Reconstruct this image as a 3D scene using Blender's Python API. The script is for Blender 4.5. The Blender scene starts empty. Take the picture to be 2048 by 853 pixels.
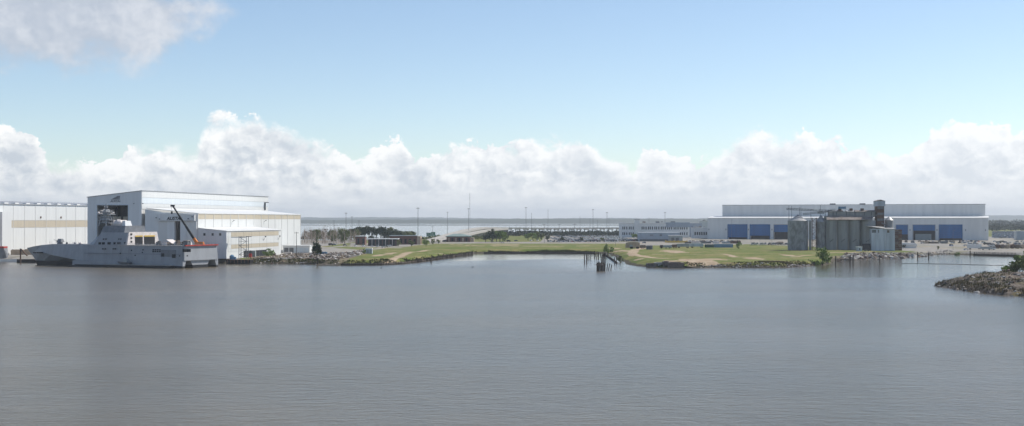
import bpy, bmesh, math, random
import numpy as np
from mathutils import Vector, Matrix, noise as mn
R = math.radians
random.seed(7)
scene = bpy.context.scene
C = scene.collection
# ------------------------------------------------------------------ camera
F, CX, HY, H = 2600.0, 1024.0, 440.0, 28.0      # focal length in photo pixels, centre column, horizon row, eye height
cam_d = bpy.data.cameras.new('camera'); cam = bpy.data.objects.new('camera', cam_d); C.objects.link(cam)
cam_d.sensor_width = 36; cam_d.lens = F / 2048 * 36; cam_d.clip_start = 1; cam_d.clip_end = 60000
cam.location = (0, 0, H); cam.rotation_euler = (R(90) + math.atan((HY - 426.5) / F), 0, 0)
scene.camera = cam
# ------------------------------------------------------------------ light
SUN_AZ, SUN_EL = R(64), R(47)                    # azimuth from +Y towards +X
SD = Vector((math.sin(SUN_AZ) * math.cos(SUN_EL), math.cos(SUN_AZ) * math.cos(SUN_EL), math.sin(SUN_EL)))
sl = bpy.data.lights.new('sun', 'SUN'); sl.energy = 4.0; sl.angle = R(0.53); sl.color = (1, .95, .87)
so = bpy.data.objects.new('sun', sl); C.objects.link(so); so.rotation_euler = SD.to_track_quat('Z', 'Y').to_euler()
scene.view_settings.view_transform = 'Standard'; scene.view_settings.look = 'None'
scene.view_settings.exposure = 0.36; scene.view_settings.gamma = 1
# ------------------------------------------------------------------ world: sky with a band of cumulus
W = bpy.data.worlds.new('World'); scene.world = W; W.use_nodes = True
W.cycles.sampling_method = 'MANUAL'; W.cycles.sample_map_resolution = 256
nt = W.node_tree; nt.nodes.clear()
def N(t, **k):
    n = nt.nodes.new(t)
    for a, b in k.items(): setattr(n, a, b)
    return n
def S(x, sock):
    if hasattr(x, 'links'): nt.links.new(x, sock)
    else: sock.default_value = x
def M(op, a, b=0.0, c=0.0, clamp=False):
    n = N('ShaderNodeMath', operation=op, use_clamp=clamp)
    S(a, n.inputs[0]); S(b, n.inputs[1]); S(c, n.inputs[2]); return n.outputs[0]
def smooth(x, lo, hi):
    n = N('ShaderNodeMapRange', interpolation_type='SMOOTHSTEP', clamp=True)
    S(x, n.inputs[0]); n.inputs[1].default_value = lo; n.inputs[2].default_value = hi
    return n.outputs[0]
def vec(x, y, z=0.0):
    n = N('ShaderNodeCombineXYZ'); S(x, n.inputs[0]); S(y, n.inputs[1]); S(z, n.inputs[2]); return n.outputs[0]
def vadd(a, b):
    n = N('ShaderNodeVectorMath', operation='ADD'); S(a, n.inputs[0]); S(b, n.inputs[1]); return n.outputs[0]
DIM = '2D'
def noi(v, scale, detail=6, rough=.55, dist=0.0):
    n = N('ShaderNodeTexNoise', noise_dimensions=DIM); S(v, n.inputs['Vector']); n.inputs['Scale'].default_value = scale
    n.inputs['Detail'].default_value = detail; n.inputs['Roughness'].default_value = rough; n.inputs['Distortion'].default_value = dist
    return n.outputs['Fac']
def vor(v, scale, detail=3, rough=.5):
    n = N('ShaderNodeTexVoronoi', feature='F1', normalize=True, voronoi_dimensions='2D'); S(v, n.inputs['Vector']); n.inputs['Scale'].default_value = scale
    n.inputs['Detail'].default_value = detail; n.inputs['Roughness'].default_value = rough
    return n.outputs['Distance']
def mixc(f, a, b):
    n = N('ShaderNodeMix', data_type='RGBA'); S(f, n.inputs[0]); S(a, n.inputs[6]); S(b, n.inputs[7]); return n.outputs[2]
sky = N('ShaderNodeTexSky', sky_type='NISHITA'); sky.sun_disc = False
sky.sun_elevation = SUN_EL; sky.sun_rotation = SUN_AZ; sky.altitude = 30
sky.air_density = .8; sky.dust_density = 0.3; sky.ozone_density = 1.0
tc = N('ShaderNodeTexCoord'); sep = N('ShaderNodeSeparateXYZ'); nt.links.new(tc.outputs['Generated'], sep.inputs[0])
az = M('MULTIPLY', M('ARCTAN2', sep.outputs[0], sep.outputs[1]), 180 / math.pi)
el = M('MULTIPLY', M('ARCSINE', sep.outputs[2]), 180 / math.pi)
A = M('PINGPONG', M('ADD', az, 21.5), 43.0)      # the same bank of clouds goes on all round the horizon
# height of the cloud tops along the bank, degrees
prof = [(0,262),(45,268),(85,296),(130,320),(200,312),(270,296),(340,286),(385,296),(408,240),(440,226),(500,224),(545,238),(600,258),(660,286),(700,300),(760,284),(800,280),(835,312),(870,304),(920,284),(980,286),(1050,272),(1130,270),(1185,286),(1240,318),(1266,322),(1282,290),(1312,286),(1360,322),(1420,316),(1455,280),(1510,254),(1560,268),(1600,264),(1650,272),(1700,290),(1760,296),(1800,308),(1840,290),(1880,262),(1930,242),(1970,250),(2048,266)]
fc = N('ShaderNodeFloatCurve'); cu = fc.mapping.curves[0]
pts = [((math.degrees(math.atan((x - CX) / F)) + 21.5) / 43, math.degrees(math.atan((HY - y) / F)) / 10) for x, y in prof]
cu.points[0].location = pts[0]; cu.points[1].location = pts[-1]
for p in pts[1:-1]: cu.points.new(*p)
for p in cu.points: p.handle_type = 'AUTO_CLAMPED'
fc.mapping.update()
S(M('DIVIDE', A, 43.0), fc.inputs['Value'])
top = M('MULTIPLY', fc.outputs[0], 10.0)
base = vec(A, M('MULTIPLY', el, 1.25))
warp = N('ShaderNodeTexNoise', noise_dimensions='2D'); S(base, warp.inputs['Vector']); warp.inputs['Scale'].default_value = 1.1; warp.inputs['Detail'].default_value = 4
wv = N('ShaderNodeVectorMath', operation='SCALE'); S(vadd(warp.outputs['Color'], (-.5, -.5, -.5)), wv.inputs[0]); wv.inputs['Scale'].default_value = .55
P0 = vadd(base, wv.outputs[0])
def relief(v):   # cauliflower billows
    a = M('SUBTRACT', 1.0, vor(v, .55, 4, .6)); b = noi(v, 1.5, 8, .6)
    return M('ADD', M('MULTIPLY', a, .85), M('MULTIPLY', b, .3))
r0 = relief(P0); r1 = relief(vadd(P0, (.22, .30, 0)))
soft = noi(base, .55, 3, .5)
edge = M('ADD', M('SUBTRACT', top, el), M('ADD', M('MULTIPLY', M('SUBTRACT', r0, .80), 2.2), M('MULTIPLY', M('SUBTRACT', noi(P0, 3.2, 8, .62), .5), .42)))
soft2 = M('ADD', .10, M('MULTIPLY', smooth(noi(base, .33, 2, .5), .42, .66), .75))      # some tops crisp, some dissolving
mask = smooth(M('DIVIDE', edge, soft2), 0.0, 1.0)
lit = M('ADD', .45, M('MULTIPLY', M('SUBTRACT', r0, r1), 2.8))
rim = M('SUBTRACT', 1.0, smooth(edge, .0, 1.3))
lit = M('ADD', lit, M('MULTIPLY', rim, .50))
lit = M('ADD', lit, M('MULTIPLY', M('SUBTRACT', soft, .5), 1.5))
low = smooth(el, .2, 2.0)                        # the far bases are veiled
lit = M('ADD', M('MULTIPLY', lit, low), M('MULTIPLY', M('SUBTRACT', 1.0, low), M('ADD', .46, M('MULTIPLY', M('SUBTRACT', noi(vec(M('MULTIPLY', A, .45), M('MULTIPLY', el, 2.2)), .9, 5, .55), .5), 1.5))), 0, True)
sunside = smooth(A, -4.0, 46.0)
ccol = mixc(lit, (.47, .515, .57, 1), (.86, .86, .85, 1))
ccol = mixc(M('MULTIPLY', sunside, .45), ccol, (.80, .83, .87, 1))
# broken higher cloud, seen at the upper left of the view and repeated round the sky
dx = M('DIVIDE', M('SUBTRACT', A, 1.4), 7.6); dy = M('DIVIDE', M('SUBTRACT', el, 8.7), 2.9)
hi = M('SUBTRACT', 1.0, M('ADD', M('MULTIPLY', dx, dx), M('MULTIPLY', dy, dy)))
hn = noi(P0, .42, 7, .56)
himask = smooth(M('ADD', M('MULTIPLY', M('MAXIMUM', hi, -1.6), 1.0), M('MULTIPLY', M('SUBTRACT', hn, .47), 1.7)), .0, .75)
himask = M('MULTIPLY', himask, smooth(hi, -2.2, .2))
hcol = mixc(smooth(M('ADD', hn, M('MULTIPLY', M('SUBTRACT', r0, r1), .5)), .35, .75), (.42, .455, .52, 1), (.60, .615, .65, 1))
bg1 = N('ShaderNodeBackground'); bg1.inputs[1].default_value = .112; tint = N('ShaderNodeMix', data_type='RGBA', blend_type='MULTIPLY'); tint.inputs[0].default_value = 1; nt.links.new(sky.outputs[0], tint.inputs[6]); tint.inputs[7].default_value = (1.0, 1.0, .985, 1); nt.links.new(tint.outputs[2], bg1.inputs[0])
bg2 = N('ShaderNodeBackground'); S(ccol, bg2.inputs[0]); bg2.inputs[1].default_value = 1.0
bg3 = N('ShaderNodeBackground'); S(hcol, bg3.inputs[0]); bg3.inputs[1].default_value = 1.0
m1 = N('ShaderNodeMixShader'); S(M('MULTIPLY', himask, .86), m1.inputs[0]); nt.links.new(bg1.outputs[0], m1.inputs[1]); nt.links.new(bg3.outputs[0], m1.inputs[2])
m2 = N('ShaderNodeMixShader'); S(M('MULTIPLY', mask, .97), m2.inputs[0]); nt.links.new(m1.outputs[0], m2.inputs[1]); nt.links.new(bg2.outputs[0], m2.inputs[2])
wo = N('ShaderNodeOutputWorld'); nt.links.new(m2.outputs[0], wo.inputs[0])

DIM = '3D'
# ------------------------------------------------------------------ photo pixel -> place
def dy_(py, z=0.0): return F * (H - z) / (py - HY)          # distance of a ground point on row py at height z
def XX(px, d): return (px - CX) / F * d
def PT(px, py, z=0.0): d = dy_(py, z); return (XX(px, d), d)
def ZZ(py, d): return H - (py - HY) * d / F                 # height seen on row py at distance d
# ------------------------------------------------------------------ materials
MATS = {}
def mat(name, col, rough=.7, var=.25, scale=.5, col2=None, metal=0.0, bump=0.0, stretch=(1, 1, 1), detail=5, spec=.4, coord='pos'):
    global nt
    if name in MATS: return MATS[name]
    m = bpy.data.materials.new(name); m.use_nodes = True; nt = m.node_tree
    b = nt.nodes['Principled BSDF']; b.inputs['Roughness'].default_value = rough; b.inputs['Metallic'].default_value = metal
    b.inputs['Specular IOR Level'].default_value = spec
    g = N('ShaderNodeNewGeometry'); mp = N('ShaderNodeMapping'); mp.inputs['Scale'].default_value = stretch
    nt.links.new(g.outputs['Position'], mp.inputs[0])
    n = noi(mp.outputs[0], scale, detail, .6)
    c2 = col2 or tuple(c * (1 - var) for c in col)
    S(mixc(smooth(n, .32, .68), (*col, 1), (*c2, 1)), b.inputs['Base Color'])
    if bump:
        bp = N('ShaderNodeBump'); bp.inputs['Strength'].default_value = bump; bp.inputs['Distance'].default_value = .3
        S(n, bp.inputs['Height']); nt.links.new(bp.outputs[0], b.inputs['Normal'])
    MATS[name] = m; return m
ST = (1, 1, .08)
mat('white_clad', (.66, .67, .66), .45, .07, .6, stretch=ST)
mat('grey_clad', (.62, .67, .70), .5, .08, .5, stretch=ST)
mat('shade_clad', (.73, .74, .735), .5, .10, .4, stretch=ST)
mat('tan_clad', (.50, .44, .34), .55, .10, .5, stretch=ST)
mat('right_clad', (.72, .72, .70), .5, .10, .18, stretch=(1, 1, .1))
mat('roof_white', (.72, .72, .70), .5, .08, .3)
mat('blue_door', (.006, .13, .36), .5, .2, .3, stretch=ST)
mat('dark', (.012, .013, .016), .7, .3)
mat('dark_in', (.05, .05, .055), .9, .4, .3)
mat('steel', (.16, .17, .18), .5, .3, .8, metal=.3)
mat('steel_light', (.40, .41, .42), .5, .25, .8, metal=.3)
mat('navy', (.31, .325, .345), .55, .16, .3, stretch=(1, 1, .35), detail=7)
mat('navy_dark', (.20, .21, .225), .6, .25, .4)
mat('navy_top', (.15, .155, .16), .8, .3, .4)
mat('boot', (.012, .012, .014), .6, .3)
mat('tarp', (.72, .66, .62), .7, .2, .6)
mat('red', (.42, .04, .03), .6, .3)
mat('orange', (.72, .22, .03), .5, .2)
mat('yellow', (.72, .48, .08), .5, .25)
mat('glass', (.03, .04, .05), .12, .3, spec=.6)
mat('concrete', (.40, .39, .36), .85, .25, .3, bump=.2)
mat('road', (.42, .39, .35), .9, .18, .2)
mat('asphalt', (.20, .195, .19), .9, .25, .15)
mat('silo', (.30, .31, .30), .8, .0, .35, col2=(.23, .235, .225), stretch=(1, 1, .12), detail=7)
mat('galv', (.30, .32, .33), .55, .0, .35, col2=(.16, .165, .17), metal=.25, stretch=(1, 1, .5), detail=7)
mat('galv_roof', (.42, .43, .43), .5, .0, .4, col2=(.24, .23, .22), metal=.3)
mat('rust', (.16, .085, .05), .85, .0, .6, col2=(.07, .045, .035))
mat('rust_roof', (.24, .21, .19), .8, .0, .4, col2=(.14, .11, .095), stretch=(1, .4, 1))
mat('shed_white', (.55, .60, .66), .6, .0, .3, col2=(.36, .40, .44), stretch=(1, 1, .1), detail=7)
mat('wood', (.06, .048, .038), .9, .4, 1.5, stretch=(1, 1, .2))
mat('wood_old', (.20, .16, .13), .9, .35, 1.5)
mat('brick', (.17, .085, .065), .85, .25, .8)
mat('office', (.72, .74, .74), .6, .12, .3)
mat('office_blue', (.33, .39, .46), .6, .15, .3)
mat('tan', (.42, .33, .24), .7, .2, .5)
mat('green_c', (.03, .10, .085), .5, .3)
mat('blue_c', (.12, .25, .38), .5, .2, .4)
mat('grey_c', (.33, .37, .37), .5, .2, .4)
mat('green_sign', (.01, .16, .09), .5, .1)
mat('teal_roof', (.20, .27, .25), .7, .2, .3)
mat('tyre', (.015, .015, .016), .9, .3)
mat('rock', (.20, .175, .155), .9, .0, .7, col2=(.09, .075, .065), bump=.4)
mat('rock_pale', (.42, .40, .37), .9, .3, .7, bump=.3)
mat('rock_brown', (.15, .10, .075), .9, .4, .7, bump=.3)
mat('bark', (.09, .07, .055), .95, .4, 2)
mat('bare_wood', (.46, .37, .30), .95, .3, 1)
mat('leaf_a', (.20, .28, .06), .7, .0, .5, col2=(.11, .17, .04), spec=.2)
mat('leaf_b', (.035, .06, .02), .75, .0, .3, col2=(.02, .038, .016), spec=.2)
mat('leaf_c', (.16, .18, .055), .75, .0, .5, col2=(.10, .12, .04), spec=.2)
mat('reed', (.10, .105, .035), .85, .0, .4, col2=(.055, .065, .022), spec=.1)
mat('reed_dry', (.20, .16, .09), .9, .0, .5, col2=(.11, .085, .05), spec=.1)
mat('forest', (.045, .06, .035), .9, .0, .006, col2=(.03, .042, .028), spec=.05)
mat('hill', (.06, .075, .05), .95, .4, .002, spec=.05)
for k, c in dict(white=(.78, .78, .77), silver=(.45, .46, .48), black=(.02, .02, .022), grey=(.16, .165, .17), blue=(.05, .10, .22), red=(.30, .03, .03), tan=(.38, .33, .25), green=(.05, .10, .07)).items():
    mat('car_' + k, c, .28, .05, spec=.6)
# ------------------------------------------------------------------ mesh helpers
class MB:
    def __init__(s): s.v = []; s.f = []
    def add(s, vs, fs):
        o = len(s.v); s.v += [tuple(v) for v in vs]; s.f += [tuple(i + o for i in f) for f in fs]; return s
    def box(s, x0, x1, y0, y1, z0, z1):
        return s.add([(x, y, z) for z in (z0, z1) for x, y in ((x0, y0), (x1, y0), (x1, y1), (x0, y1))],
                     [(3, 2, 1, 0), (4, 5, 6, 7), (0, 1, 5, 4), (1, 2, 6, 5), (2, 3, 7, 6), (3, 0, 4, 7)])
    def hexa(s, b, t):   # two quads, both counter-clockwise seen from above
        return s.add(list(b) + list(t), [(3, 2, 1, 0), (4, 5, 6, 7), (0, 1, 5, 4), (1, 2, 6, 5), (2, 3, 7, 6), (3, 0, 4, 7)])
    def prism(s, poly, a, b, ax='y'):   # 2D outline pushed along an axis
        def p3(p, t): return {'y': (p[0], t, p[1]), 'x': (t, p[0], p[1]), 'z': (p[0], p[1], t)}[ax]
        n = len(poly)
        fs = [tuple(range(n))[::-1], tuple(range(n, 2 * n))] + [(i, (i + 1) % n, n + (i + 1) % n, n + i) for i in range(n)]
        return s.add([p3(p, a) for p in poly] + [p3(p, b) for p in poly], fs)
    def cyl(s, x, y, z0, z1, r0, r1=None, n=10):
        return s.tube((x, y, z0), (x, y, z1), r0, r0 if r1 is None else r1, n)
    def tube(s, p, q, r0, r1=None, n=6):
        r1 = r0 if r1 is None else r1
        p = Vector(p); q = Vector(q); d = (q - p).normalized()
        a = d.orthogonal().normalized(); b = d.cross(a)
        ring = [(math.cos(2 * math.pi * i / n), math.sin(2 * math.pi * i / n)) for i in range(n)]
        vs = [p + (a * c + b * t) * r0 for c, t in ring] + [q + (a * c + b * t) * r1 for c, t in ring]
        return s.add(vs, [tuple(range(n))[::-1], tuple(range(n, 2 * n))] + [(i, (i + 1) % n, n + (i + 1) % n, n + i) for i in range(n)])
    def bar(s, p, q, w):   # square bar
        return s.tube(p, q, w * .7, w * .7, 4)
    def blob(s, c, r, seed=0, n=1, rough=.35, flat=1.0):
        bm = bmesh.new(); bmesh.ops.create_icosphere(bm, subdivisions=n, radius=1)
        rr = (r, r, r) if not hasattr(r, '__len__') else r
        vs = []
        for v in bm.verts:
            k = 1 + rough * mn.noise(v.co * 1.3 + Vector((seed * 7.3, seed * 3.1, seed)))* 1.6
            vs.append((c[0] + v.co.x * rr[0] * k, c[1] + v.co.y * rr[1] * k, c[2] + v.co.z * rr[2] * k))
        fs = [tuple(v.index for v in f.verts) for f in bm.faces]; bm.free()
        return s.add(vs, fs)
    def mesh(s, name, ms, smooth=False):
        me = bpy.data.meshes.new(name); me.from_pydata(s.v, [], s.f)
        for m in (ms if isinstance(ms, (list, tuple)) else [ms]): me.materials.append(MATS[m])
        bm = bmesh.new(); bm.from_mesh(me); bmesh.ops.recalc_face_normals(bm, faces=bm.faces); bm.to_mesh(me); bm.free()
        if smooth:
            me.polygons.foreach_set('use_smooth', [True] * len(me.polygons))
        return me
    def build(s, name, m, parent=None, smooth=False, loc=None):
        o = bpy.data.objects.new(name, s.mesh(name, m, smooth)); C.objects.link(o)
        if parent: o.parent = parent
        if loc: o.location = loc
        return o
def B(*a): return MB().box(*a)
def tag(o, label=None, cat=None, group=None, kind=None):
    if label: o['label'] = label
    if cat: o['category'] = cat
    if group: o['group'] = group
    if kind: o['kind'] = kind
    return o
def thing(name, label, cat, loc=(0, 0, 0), rz=0.0, group=None):
    o = bpy.data.objects.new(name, None); C.objects.link(o); o.location = loc; o.rotation_euler = (0, 0, rz)
    o.empty_display_size = .5
    return tag(o, label, cat, group)
def inst(name, me, loc, rz=0.0, sc=1.0, parent=None):
    o = bpy.data.objects.new(name, me); C.objects.link(o); o.location = loc; o.rotation_euler = (0, 0, rz)
    o.scale = sc if hasattr(sc, '__len__') else (sc, sc, sc)
    if parent: o.parent = parent
    return o
def dup(root, loc, rz=0.0, label=None, group=None, sc=None):
    def cp(o, par):
        c = o.copy(); C.objects.link(c); c.parent = par
        for ch in o.children: cp(ch, c)
        return c
    r = cp(root, None); r.location = loc; r.rotation_euler = (0, 0, rz)
    if sc: r.scale = (sc, sc, sc)
    if label: r['label'] = label
    if group: r['group'] = group
    return r
# ------------------------------------------------------------------ land
def pxs(l, z=0.0): return [PT(x, y, z) for x, y in l]
SHORE = [(-4500, 905), (-440, 905), (-330, 868), (-262, 839), (-182, 834)] + pxs([(500, 527.5), (560, 528.5), (620, 529), (668, 531), (684, 531), (755, 530), (800, 528.5), (830, 526), (880, 519), (945, 509), (957, 507), (1050, 506.5), (1120, 507), (1190, 507), (1206, 509), (1222, 519), (1240, 530), (1270, 534.5), (1300, 536.5), (1367, 537.5), (1430, 536), (1500, 536), (1560, 536), (1600, 534), (1640, 531), (1690, 526), (1760, 521.5), (1830, 519), (1880, 516.5), (1908, 513), (1945, 511), (2030, 513)]) + [(620, 990), (900, 960), (4500, 900),
        (6500, 6000), (2500, 6200), (560, 5600), (420, 3300), (230, 2600), (60, 2450), (-60, 2300), (-120, 2100), (-150, 1800), (-230, 1650), (-420, 1700), (-800, 1900), (-4500, 2300)]
POLY = np.array(SHORE)
def signed(px, py, poly):
    a = poly; b = np.roll(poly, -1, 0)
    best = np.full(px.shape, 1e18); inside = np.zeros(px.shape, bool)
    for (x0, y0), (x1, y1) in zip(a, b):
        dx, dy = x1 - x0, y1 - y0
        t = np.clip(((px - x0) * dx + (py - y0) * dy) / (dx * dx + dy * dy), 0, 1)
        best = np.minimum(best, (px - x0 - t * dx) ** 2 + (py - y0 - t * dy) ** 2)
        c = ((y0 > py) != (y1 > py))
        with np.errstate(divide='ignore', invalid='ignore'):
            xi = x0 + (py - y0) * dx / (dy if dy else 1e-9)
        inside ^= c & (px < xi)
    d = np.sqrt(best); return np.where(inside, d, -d)
def sst(x, a, b): t = np.clip((x - a) / (b - a), 0, 1); return t * t * (3 - 2 * t)
rng = np.random.default_rng(3)
def vnoise(x, y, s, seed):   # smooth value noise
    r = np.random.default_rng(seed).random((256, 256)); u = x / s; v = y / s
    i = np.floor(u).astype(int); j = np.floor(v).astype(int); fu = u - i; fv = v - j
    fu = fu * fu * (3 - 2 * fu); fv = fv * fv * (3 - 2 * fv)
    g = lambda a, b: r[a % 256, b % 256]
    return (g(i, j) * (1 - fu) + g(i + 1, j) * fu) * (1 - fv) + (g(i, j + 1) * (1 - fu) + g(i + 1, j + 1) * fu) * fv
def land_z(x, y):
    x = np.asarray(x, float); y = np.asarray(y, float)
    s = signed(x, y, POLY) + (vnoise(x, y, 7, 1) - .5) * 3.0 * sst(x, -160, -150)
    w = 9 + 9 * sst(x, -60, 0) * (1 - sst(x, 90, 130))
    w = w + 42 * sst(x, 200, 225) * (1 - sst(x, 345, 375))
    z = -2 + 5 * sst(s, -4.5, w)
    bump = ((vnoise(x, y, 38, 2) - .5) * 1.1 + (vnoise(x, y, 11, 4) - .5) * .35) * sst(s, 4, 25) * (1 - sst(y, 1080, 1130)) * sst(x, -150, -120)
    return z + bump
def gz(x, y): return float(land_z(np.array([x]), np.array([y]))[0])
def tens(fine, step, lo, hi, g=1.12):
    a = list(np.arange(fine[0], fine[1] + .01, step)); s = step; p = a[-1]; up = []
    while p < hi: s *= g; p += s; up.append(p)
    s = step; p = a[0]; dn = []
    while p > lo: s *= g; p -= s; dn.append(p)
    return np.array(dn[::-1] + a + up)
def grid_obj(name, xs, ys, Z, m, keep=None):
    nx, ny = len(xs), len(ys)
    gx, gy = np.meshgrid(xs, ys)
    co = np.stack([gx, gy, Z], -1).reshape(-1, 3)
    idx = np.arange(nx * ny).reshape(ny, nx)
    q = np.stack([idx[:-1, :-1], idx[:-1, 1:], idx[1:, 1:], idx[1:, :-1]], -1).reshape(-1, 4)
    if keep is not None:
        q = q[keep.reshape(-1)[q].any(1)]
        used = np.unique(q); re = np.full(nx * ny, -1); re[used] = np.arange(len(used)); q = re[q]; co = co[used]
    else: used = np.arange(nx * ny)
    me = bpy.data.meshes.new(name); me.from_pydata(co.tolist(), [], q.tolist()); me.materials.append(m)
    me.polygons.foreach_set('use_smooth', [True] * len(me.polygons))
    o = bpy.data.objects.new(name, me); C.objects.link(o); return o, used
def attr(o, name, val):
    a = o.data.attributes.new(name, 'FLOAT', 'POINT'); a.data.foreach_set('value', np.asarray(val, np.float32))
xs = tens((-240, 480), 2.5, -4500, 6500); ys = tens((770, 1120), 2.5, 760, 6300)
gx, gy = np.meshgrid(xs, ys); ZL = land_z(gx, gy)
sdL = signed(gx, gy, POLY)
def inpoly(l, z=3.0): return signed(gx, gy, np.array(pxs(l, z)))
def pline(l, w, z=3.2):
    best = np.full(gx.shape, 1e9); q = pxs(l, z)
    for (x0, y0), (x1, y1) in zip(q, q[1:]):
        dx, dy = x1 - x0, y1 - y0; t = np.clip(((gx - x0) * dx + (gy - y0) * dy) / (dx * dx + dy * dy), 0, 1)
        best = np.minimum(best, np.hypot(gx - x0 - t * dx, gy - y0 - t * dy))
    return 1 - sst(best, w * .45, w * 1.0)
def patch(px, py, wpx, hpx, z=3.2):
    x, d = PT(px, py, z); rx = wpx * d / F; ry = hpx * d * d / (F * (H - z))
    r = np.hypot((gx - x) / rx, (gy - d) / ry); return 1 - sst(r + (vnoise(gx, gy, 5, 9) - .5) * .7, .6, 1.1)
dirt = np.zeros(gx.shape)
for l, w in (([(770, 519), (786, 517.5), (800, 514), (808, 509), (818, 505.5), (836, 503), (857, 500)], 4), ([(858, 506), (888, 507)], 3.5), ([(890, 488), (960, 492), (1010, 493)], 4), ([(1030, 493.2), (1047, 492.8), (1120, 492.6), (1182, 491.8)], 5),
             ([(1300, 494), (1285, 496.5), (1271, 500), (1263, 507), (1270, 510), (1285, 512), (1305, 515), (1330, 517)], 5), ([(1215, 500), (1240, 501), (1263, 503)], 4),
             ([(1308, 508.5), (1342, 509.4), (1388, 509.4), (1445, 508), (1462, 512), (1472, 516)], 3.2), ([(1590, 506.5), (1620, 507), (1655, 506), (1700, 506), (1745, 504)], 5), ([(1480, 517), (1530, 516), (1580, 514.5), (1620, 510)], 2.5)):
    dirt = np.maximum(dirt, pline(l, w))
for p in ((1346, 503, 26, 2.6), (1395, 522, 46, 3.6), (1430, 520, 30, 2.2), (1278, 517, 12, 1.5), (1340, 523, 16, 1.5), (1509, 518, 20, 1.6), (1575, 511, 14, 1.4), (758, 511, 12, 2.5), (783, 507, 12, 2.2), (1225, 497, 18, 1.2), (1010, 490, 40, 1.0)):
    dirt = np.maximum(dirt, patch(*p) * .95)
pave = np.where(gx < -175, 1, 0) * sst(gy, 1, 2)
for l in ([(1240, 486), (1240, 474), (2200, 474), (2200, 508), (1900, 507), (1790, 500), (1500, 489), (1280, 492)], [(1080, 485), (1100, 462), (1250, 462), (1255, 485)], [(560, 509), (700, 508), (720, 500), (640, 494), (560, 494)],
          [(860, 484), (1250, 484), (1250, 487.5), (860, 488)], [(700, 494), (800, 497), (840, 489), (700, 486)]):
    pave = np.maximum(pave, sst(inpoly(l), -2, 2))
for l, w in (([(600, 500), (650, 496), (690, 492), (780, 495)], 7), ([(600, 507), (700, 504), (740, 500), (765, 496)], 6), ([(800, 492), (870, 488)], 6)):
    pave = np.maximum(pave, pline(l, w))
rub = sst(inpoly([(498, 529), (498, 507), (600, 505), (690, 505), (735, 500), (742, 508), (700, 520), (678, 533), (600, 532)], 2.0), -3, 3)
rub = np.maximum(rub, sst(gx, 200, 225) * (1 - sst(gx, 345, 375)) * (1 - sst(sdL, 30, 55)) * .75)
mud = 1 - sst(ZL, .5, 1.5)
# land surface material
lm = bpy.data.materials.new('land'); lm.use_nodes = True; nt = lm.node_tree; bs = nt.nodes['Principled BSDF']
bs.inputs['Roughness'].default_value = .95; bs.inputs['Specular IOR Level'].default_value = .1
g = N('ShaderNodeNewGeometry').outputs['Position']
def at(n): a = N('ShaderNodeAttribute'); a.attribute_name = n; return a.outputs['Fac']
n1 = noi(g, .03, 6, .6); n2 = noi(g, .22, 6, .65); n3 = noi(g, 1.2, 4, .7)
gr = mixc(smooth(n1, .38, .62), (.105, .145, .028, 1), (.225, .20, .075, 1))
gr = mixc(smooth(n2, .42, .70), gr, (.07, .105, .02, 1)); gr = mixc(M('MULTIPLY', smooth(noi(g, .09, 6, .7), .54, .70), .75), gr, (.24, .20, .10, 1))
gr = mixc(M('MULTIPLY', smooth(n3, .5, .8), .5), gr, (.21, .175, .085, 1))
gr = mixc(M('MULTIPLY', smooth(noi(g, .05, 5, .6), .56, .68), .6), gr, (.215, .165, .085, 1))
def brk(a, w=.5): return smooth(M('ADD', a, M('MULTIPLY', M('SUBTRACT', noi(g, .35, 5, .7), .5), w)), .35, .65)
di = mixc(smooth(n2, .35, .65), (.43, .345, .245, 1), (.30, .215, .14, 1))
pv = mixc(smooth(n2, .3, .7), (.34, .315, .28, 1), (.21, .20, .185, 1)); pv = mixc(smooth(noi(g, .018, 6, .65), .5, .66), pv, (.17, .16, .08, 1)); pv = mixc(smooth(noi(g, .03, 5, .6), .56, .66), pv, (.33, .26, .18, 1))
rb = mixc(smooth(noi(g, .5, 6, .7), .4, .62), (.24, .185, .135, 1), (.09, .095, .04, 1))
mu = mixc(smooth(n3, .4, .65), (.10, .085, .06, 1), (.045, .042, .03, 1))
c = mixc(brk(at('rub'), .9), gr, rb); c = mixc(brk(at('pave'), .25), c, pv); c = mixc(brk(at('dirt'), 1.3), c, di); c = mixc(brk(at('mud'), .7), c, mu)
S(c, bs.inputs['Base Color'])
bp = N('ShaderNodeBump'); bp.inputs['Strength'].default_value = .6; bp.inputs['Distance'].default_value = .5; S(n3, bp.inputs['Height']); nt.links.new(bp.outputs[0], bs.inputs['Normal'])
MATS['land'] = lm
land, used = grid_obj('ground', xs, ys, ZL, lm, sdL > -30)
tag(land, 'grassy and paved waterfront land', kind='structure')
for n_, v_ in (('dirt', dirt), ('pave', pave), ('rub', rub), ('mud', mud)): attr(land, n_, v_.reshape(-1)[used])
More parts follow.
